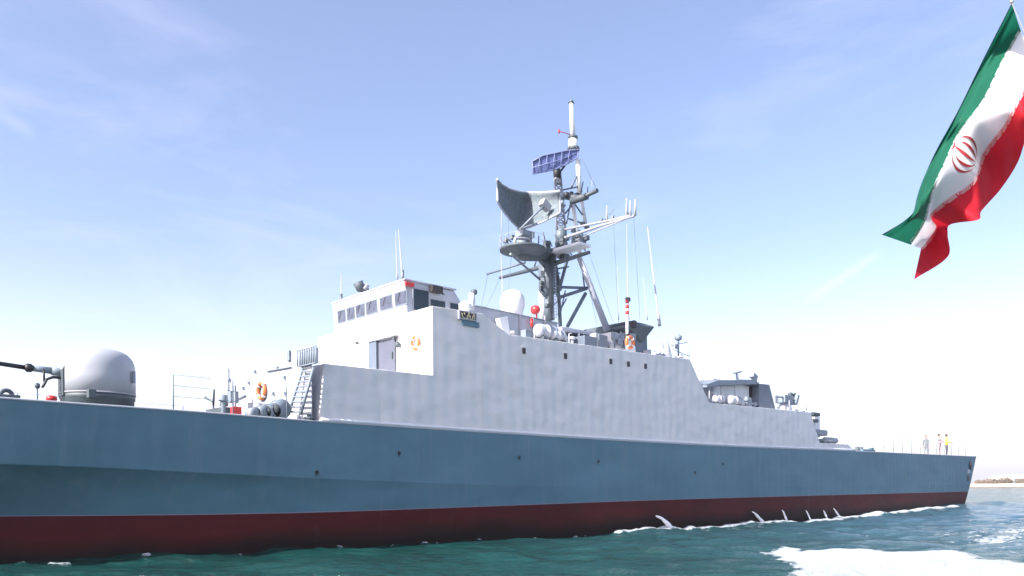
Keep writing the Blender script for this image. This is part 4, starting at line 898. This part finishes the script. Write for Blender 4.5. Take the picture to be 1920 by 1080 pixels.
# ------------------------------------------------------------------ water outlets spilling from the hull
jets = [((1229, 967), (1241, 972), (1251, 982), (1264, 996), .10, 'thick white stream of water pouring from the hull furthest from the stern', 0),
        ((1410, 959), (1416, 963), (1423, 971), (1431, 980), .08, 'short thick stream of water second from the left along the red hull', 1),
        ((1466, 956), (1469, 960), (1472, 968), (1476, 978), .05, 'thin faint trickle of water third from the left along the red hull', 2),
        ((1511, 957), (1514, 962), (1517, 969), (1521, 978), .05, 'thin faint trickle of water fourth from the left along the red hull', 3),
        ((1544, 957), (1546, 961), (1549, 968), (1553, 977), .06, 'narrow trickle of water just left of the last bright stream', 4),
        ((1563, 953), (1566, 957), (1570, 963), (1575, 971), .065, 'bright narrow stream of water nearest the stern along the red hull', 5)]
for j in jets:
    b_ = MB(); pts_ = []; rs_ = []
    P4 = j[:4]; w0 = j[4]
    for i in range(13):
        t = i/12*3; k = min(2, int(t)); f_ = t-k; px = P4[k][0]+(P4[k+1][0]-P4[k][0])*f_; py = P4[k][1]+(P4[k+1][1]-P4[k][1])*f_
        y = .02-.5*(i/12)**.7*(1 if w0 > .08 else .5); p = S(px, py, y); pts_.append(p); rs_.append(w0*(.45+.85*i/12)*(1+.5*noise.noise(p*5)))
    b_.tube(pts_, rs_, 10); o = b_.build('water_stream', M['foam']); tag(o, j[5], 'water stream', 'streams of water running out of the hull')
    dm = o.modifiers.new('s', 'SUBSURF'); dm.levels = 1; dm.render_levels = 1

# ------------------------------------------------------------------ flag
FS = [0, .17, .33, .5, .62, .70, .78, .84, .90, 1]
FR = [[(1897, 6), (1843, 112), (1796, 208), (1755, 283), (1729, 340), (1719, 370), (1712, 398), (1698, 412), (1684, 422), (1653, 440)],
      [(1914, 58), (1880, 120), (1848, 185), (1800, 248), (1774, 305), (1757, 340), (1743, 386), (1738, 408), (1727, 430), (1708, 459)],
      [(1944, 128), (1912, 178), (1884, 232), (1843, 288), (1824, 340), (1778, 372), (1744, 404), (1755, 424), (1745, 443), (1727, 466)],
      [(1978, 190), (1930, 248), (1908, 305), (1876, 355), (1840, 396), (1834, 412), (1782, 421), (1777, 440), (1778, 480), (1714, 524)]]
def flag_px(u, v):
    p = [(slerp(list(zip(FS, [q[0] for q in FR[k]])), u), slerp(list(zip(FS, [q[1] for q in FR[k]])), u)) for k in range(4)]
    t = v*3; k = min(2, int(t)); f_ = t-k
    return p[k][0]+(p[k+1][0]-p[k][0])*f_, p[k][1]+(p[k+1][1]-p[k][1])*f_
def flag_pt(u, v, off=0):
    x, y = flag_px(u, v)
    d = 9.0+.35*math.sin(v*4.6+u*5.5)+.22*math.sin(u*13+v*3)+.10*math.sin(u*31-v*9)*u+.5*(u-.5)
    # tails curl over themselves
    d += -.6*math.exp(-((u-.71)/.05)**2)*max(0, v-.5)*1.6 + .5*math.exp(-((u-.82)/.05)**2)*max(0, v-.5)
    d += .05*math.sin(v*40)*math.exp(-((v-.05)/.08)**2)
    return Dp(x, y, d+off)
fl = MB(); NU, NV = 120, 60
V_ = [flag_pt(i/NU, j/NV) for i in range(NU+1) for j in range(NV+1)]
for j in range(NV):
    m_ = M['fgreen'] if j < NV/3 else M['fwhite'] if j < 2*NV/3 else M['fred']
    if j < 1: m_ = M['fhem']
    fl._m(m_)
fl.v = V_; 
for i in range(NU):
    for j in range(NV):
        m_ = M['fhem'] if j < 1 else M['fgreen'] if j < NV/3 else M['fwhite'] if j < 2*NV/3 else M['fred']
        fl.f.append([i*(NV+1)+j, (i+1)*(NV+1)+j, (i+1)*(NV+1)+j+1, i*(NV+1)+j+1]); fl.mi.append(fl._m(m_)); fl.sm.append(True)
flag = fl.build('flag', None, None, fix=False)
tag(flag, 'large green, white and red flag with a red emblem flying from a pole', 'flag')
def flag_poly(mb, quads):
    for q in quads:                    # q: list of (u, v) ; subdivided quads given as 4 corners
        (u0, v0), (u1, v1), (u2, v2), (u3, v3) = q
        nn = 3
        g_ = [[flag_pt((u0*(1-a)+u1*a)*(1-b)+(u3*(1-a)+u2*a)*b, (v0*(1-a)+v1*a)*(1-b)+(v3*(1-a)+v2*a)*b, -.012) for b in (0, .33, .67, 1)] for a in (0, .33, .67, 1)]
        mb.add([p for r in g_ for p in r], [(i*4+j, (i+1)*4+j, (i+1)*4+j+1, i*4+j+1) for i in range(3) for j in range(3)], None, True)
em = MB(); ru, rv = .070, .150
def arc_strip(fn, n_=14):
    qs = []
    for i in range(n_):
        (a0, b0, c0_, d0_), (a1, b1, c1_, d1_) = fn(i/n_), fn((i+1)/n_)
        qs.append([(.552+a0*ru, .482-b0*rv), (.552+a1*ru, .482-b1*rv), (.552+c1_*ru, .482-d1_*rv), (.552+c0_*ru, .482-d0_*rv)])
    flag_poly(em, qs)
for s_ in (-1, 1):
    def outer(t, s_=s_):               # outer crescent
        th = math.radians(-72+150*t); w_ = .13*math.sin(PI*min(1, t*1.0+.04))**.8+.01
        return s_*(.98*math.cos(th)), .95*math.sin(th), s_*((.98-w_)*math.cos(th)+.0), (.95-w_*.3)*math.sin(th)
    def inner(t, s_=s_):
        th = math.radians(-80+140*t); w_ = .15*math.sin(PI*min(1, t+.04))**.8+.01
        return s_*(.58*math.cos(th)), .88*math.sin(th)-.05, s_*((.58-w_)*math.cos(th)), (.88-w_*.3)*math.sin(th)-.05
    arc_strip(outer); arc_strip(inner)
arc_strip(lambda t: (-.085*math.sin(PI*(.1+.9*t))-.01, .85-1.8*t, .085*math.sin(PI*(.1+.9*t))+.01, .85-1.8*t))
arc_strip(lambda t: (-.25+.5*t, 1.0-.1*math.sin(PI*t), -.25+.5*t, 1.10-.1*math.sin(PI*t)+.02), 6)
em.build('emblem', M['femb'], flag, fix=False)
kb = MB(); NK = 22
for side_ in (0, 1):
    v0 = 1/3-.004 if side_ == 0 else 2/3+.004; dv_ = -.036 if side_ == 0 else .036
    for i in range(NK):
        u0 = .01+i/NK*.98; du = .98/NK
        def rect(a, b, c_, d_): flag_poly(kb, [[(u0+a*du, v0+dv_*c_), (u0+b*du, v0+dv_*c_), (u0+b*du, v0+dv_*d_), (u0+a*du, v0+dv_*d_)]])
        rect(.02, .95, 0, .14)
        for a in (.05, .2, .35): rect(a, a+.08, .14, 1)
        rect(.5, .72, .86, 1); rect(.5, .58, .14, .86); rect(.66, .74, .4, .86); rect(.84, .92, .14, .7)
kb.build('border_script', M['fwhite'], flag, fix=False)
pl = MB(); a = flag_pt(0, 0); bq_ = flag_pt(0, 1); dirn = (bq_-a).normalized()
pole = MB(); top_ = a+Vector((0, 0, .04)); 
pole.tube([bq_+dirn*.1+Rv*.15, bq_+dirn*3.2+Rv*.15], .03, 10)
base_p = bq_+dirn*3.2+Rv*.15
hal = MB(); hal.tube([a-dirn*.03, a, bq_, bq_+dirn*.3+Rv*.15], .004, 6); hal.build('halyard', M['rope'], flag)
p_top = Vector((bq_.x, bq_.y, a.z+.1))+Rv*.35
pole = MB(); pole.tube([(p_top.x, p_top.y, -.2), p_top], [.045, .03], 12); po = pole.build('flagpole', M['steel']); tag(po, 'steel flagpole standing just outside the right edge, carrying the flag', 'flagpole')
pole = MB(); pole.lathe(p_top, [(.01, 0), (.05, .03), (.05, .07), (.01, .1)], 12); pole.build('finial', M['steel'], po)
fe = MB(); fe.tube([flag_pt(0, 0)+Vector((0, 0, .0)), flag_pt(0, 0)+Vector((0, 0, .03))], .02, 8); fe.build('grommet', M['steel'], flag)

# ------------------------------------------------------------------ far shore
def Dd(lat, dep, z): return EYE+Rv*lat+Fv*dep+Uv*(z-EYE.z)
def strip(name, rows, material, label, cat):
    b_ = MB(); loft(b_, rows, True); o = b_.build(name, material, None, fix=False); tag(o, label, cat, kind='structure'); return o
lats = [-250+6*i for i in range(130)]
rs = random.Random(5)
strip('shore', [[Dd(t, 318+3*math.sin(t*.05)+rs.uniform(-1, 1), -.3), Dd(t, 326+2*math.sin(t*.04), .8+rs.uniform(-.1, .1)), Dd(t, 330, 1.75+rs.uniform(-.1, .15)), Dd(t, 900, 2.0)] for t in lats], M['sand'], 'low sandy shore far beyond the stern', 'shore')
strip('rock_embankment', [[Dd(t, 315.5+3*math.sin(t*.05), -.3), Dd(t, 317.6+3*math.sin(t*.05)+rs.uniform(-.4, .4), .42+rs.uniform(-.08, .1)), Dd(t, 322+3*math.sin(t*.05), .42)] for t in lats], M['rock'], 'dark rocky water edge of the far shore', 'embankment')
for i, (px, hgt, wid) in enumerate(((1836, 1.3, 4), (1850, 1.5, 5), (1858, 2.0, 4), (1871, 1.8, 5), (1883, 2.5, 5), (1890, 1.8, 4), (1912, 1.9, 4), (1800, 3, 5), (1935, 3, 5))):
    dep = 340; lat = (px-960)/FPX*dep; b_ = MB(); c = Dd(lat, dep, 1.7); rr_ = random.Random(i)
    for _ in range(420):
        th = rr_.random()*6.28; ph = rr_.random(); r_ = rr_.random()**.4
        p = c+Vector((math.cos(th)*wid*.5*r_*math.sqrt(1-ph*ph*.7), math.sin(th)*wid*.5*r_*math.sqrt(1-ph*ph*.7), .15+hgt*ph*r_*(1+.25*noise.noise(Vector((th, i, 0))))))
        d1 = Vector((rr_.uniform(-1, 1), rr_.uniform(-1, 1), rr_.uniform(-1, 1))).normalized()*.35; d2 = d1.orthogonal().normalized()*.3
        b_.add([p-d1, p+d2, p+d1, p-d2], [(0, 1, 2, 3)])
    root = b_.build('crown', M['leaf'], None, fix=False); e_ = empty('shore_bush', tuple(c)); root.parent = e_; root.location = WORLD[root]-WORLD[e_]
    t_ = MB(); t_.tube([c+Vector((0, 0, -.2)), c+Vector((.1, 0, hgt*.6))], [.15, .05], 6); t_.build('trunk', M['bark'], e_)
    lab = ['hazy bush on the far shore hard against the ship\'s stern', 'second hazy bush along the far shore from the stern', 'third hazy bush along the far shore from the stern', 'fourth hazy bush along the far shore from the stern', 'tallest hazy bush on the far shore, left of the pale shed', 'low bush on the far shore touching the left end of the pale shed', 'dark bush on the far shore in front of the pale shed', 'far shore bush hidden behind the stern', 'far shore bush just beyond the right edge'][i]
    tag(e_, lab, 'bush', 'bushes along the far shore')
b_ = MB(); c = Dd((1912-960)/FPX*380, 380, 2); 
pr_h = [(-6, 0), (-6, 2.4), (-4, 3.4), (0, 3.8), (5, 3.5), (9, 2.6), (9, 0)]
b_.prism([c+Rv*x_+Uv*z_ for x_, z_ in pr_h], Fv*14); shed = b_.build('shore_shed', M['pale']); tag(shed, 'pale round roofed shed on the far shore at the right edge', 'shed')
b_ = MB(); b_.prism([c+Rv*x_+Uv*z_-Fv*.1 for x_, z_ in ((-3, 0), (-3, 2), (3, 2), (3, 0))], -Fv*.05); b_.build('shed_door', M['mid'], shed)

# ------------------------------------------------------------------ haze
hz = MB(); x0h, x1h, y0h, y1h = min(xs)-5, max(xs)+5, min(ys)-5, max(ys)+5
hz.bb(x0h, x1h, y0h, y1h, -5.5, 30)
ho = hz.build('haze'); tag(ho, 'pale sea haze', 'haze', kind='stuff')
hm = bpy.data.materials.new('haze_air'); hm.use_nodes = True; hn = hm.node_tree
hn.nodes.remove(hn.nodes['Principled BSDF']); pv = hn.nodes.new('ShaderNodeVolumePrincipled')
pv.inputs['Color'].default_value = (.93, .95, 1, 1); pv.inputs['Density'].default_value = .00035; pv.inputs['Anisotropy'].default_value = .2
hn.links.new(pv.outputs[0], hn.nodes['Material Output'].inputs['Volume']); ho.data.materials.append(hm)
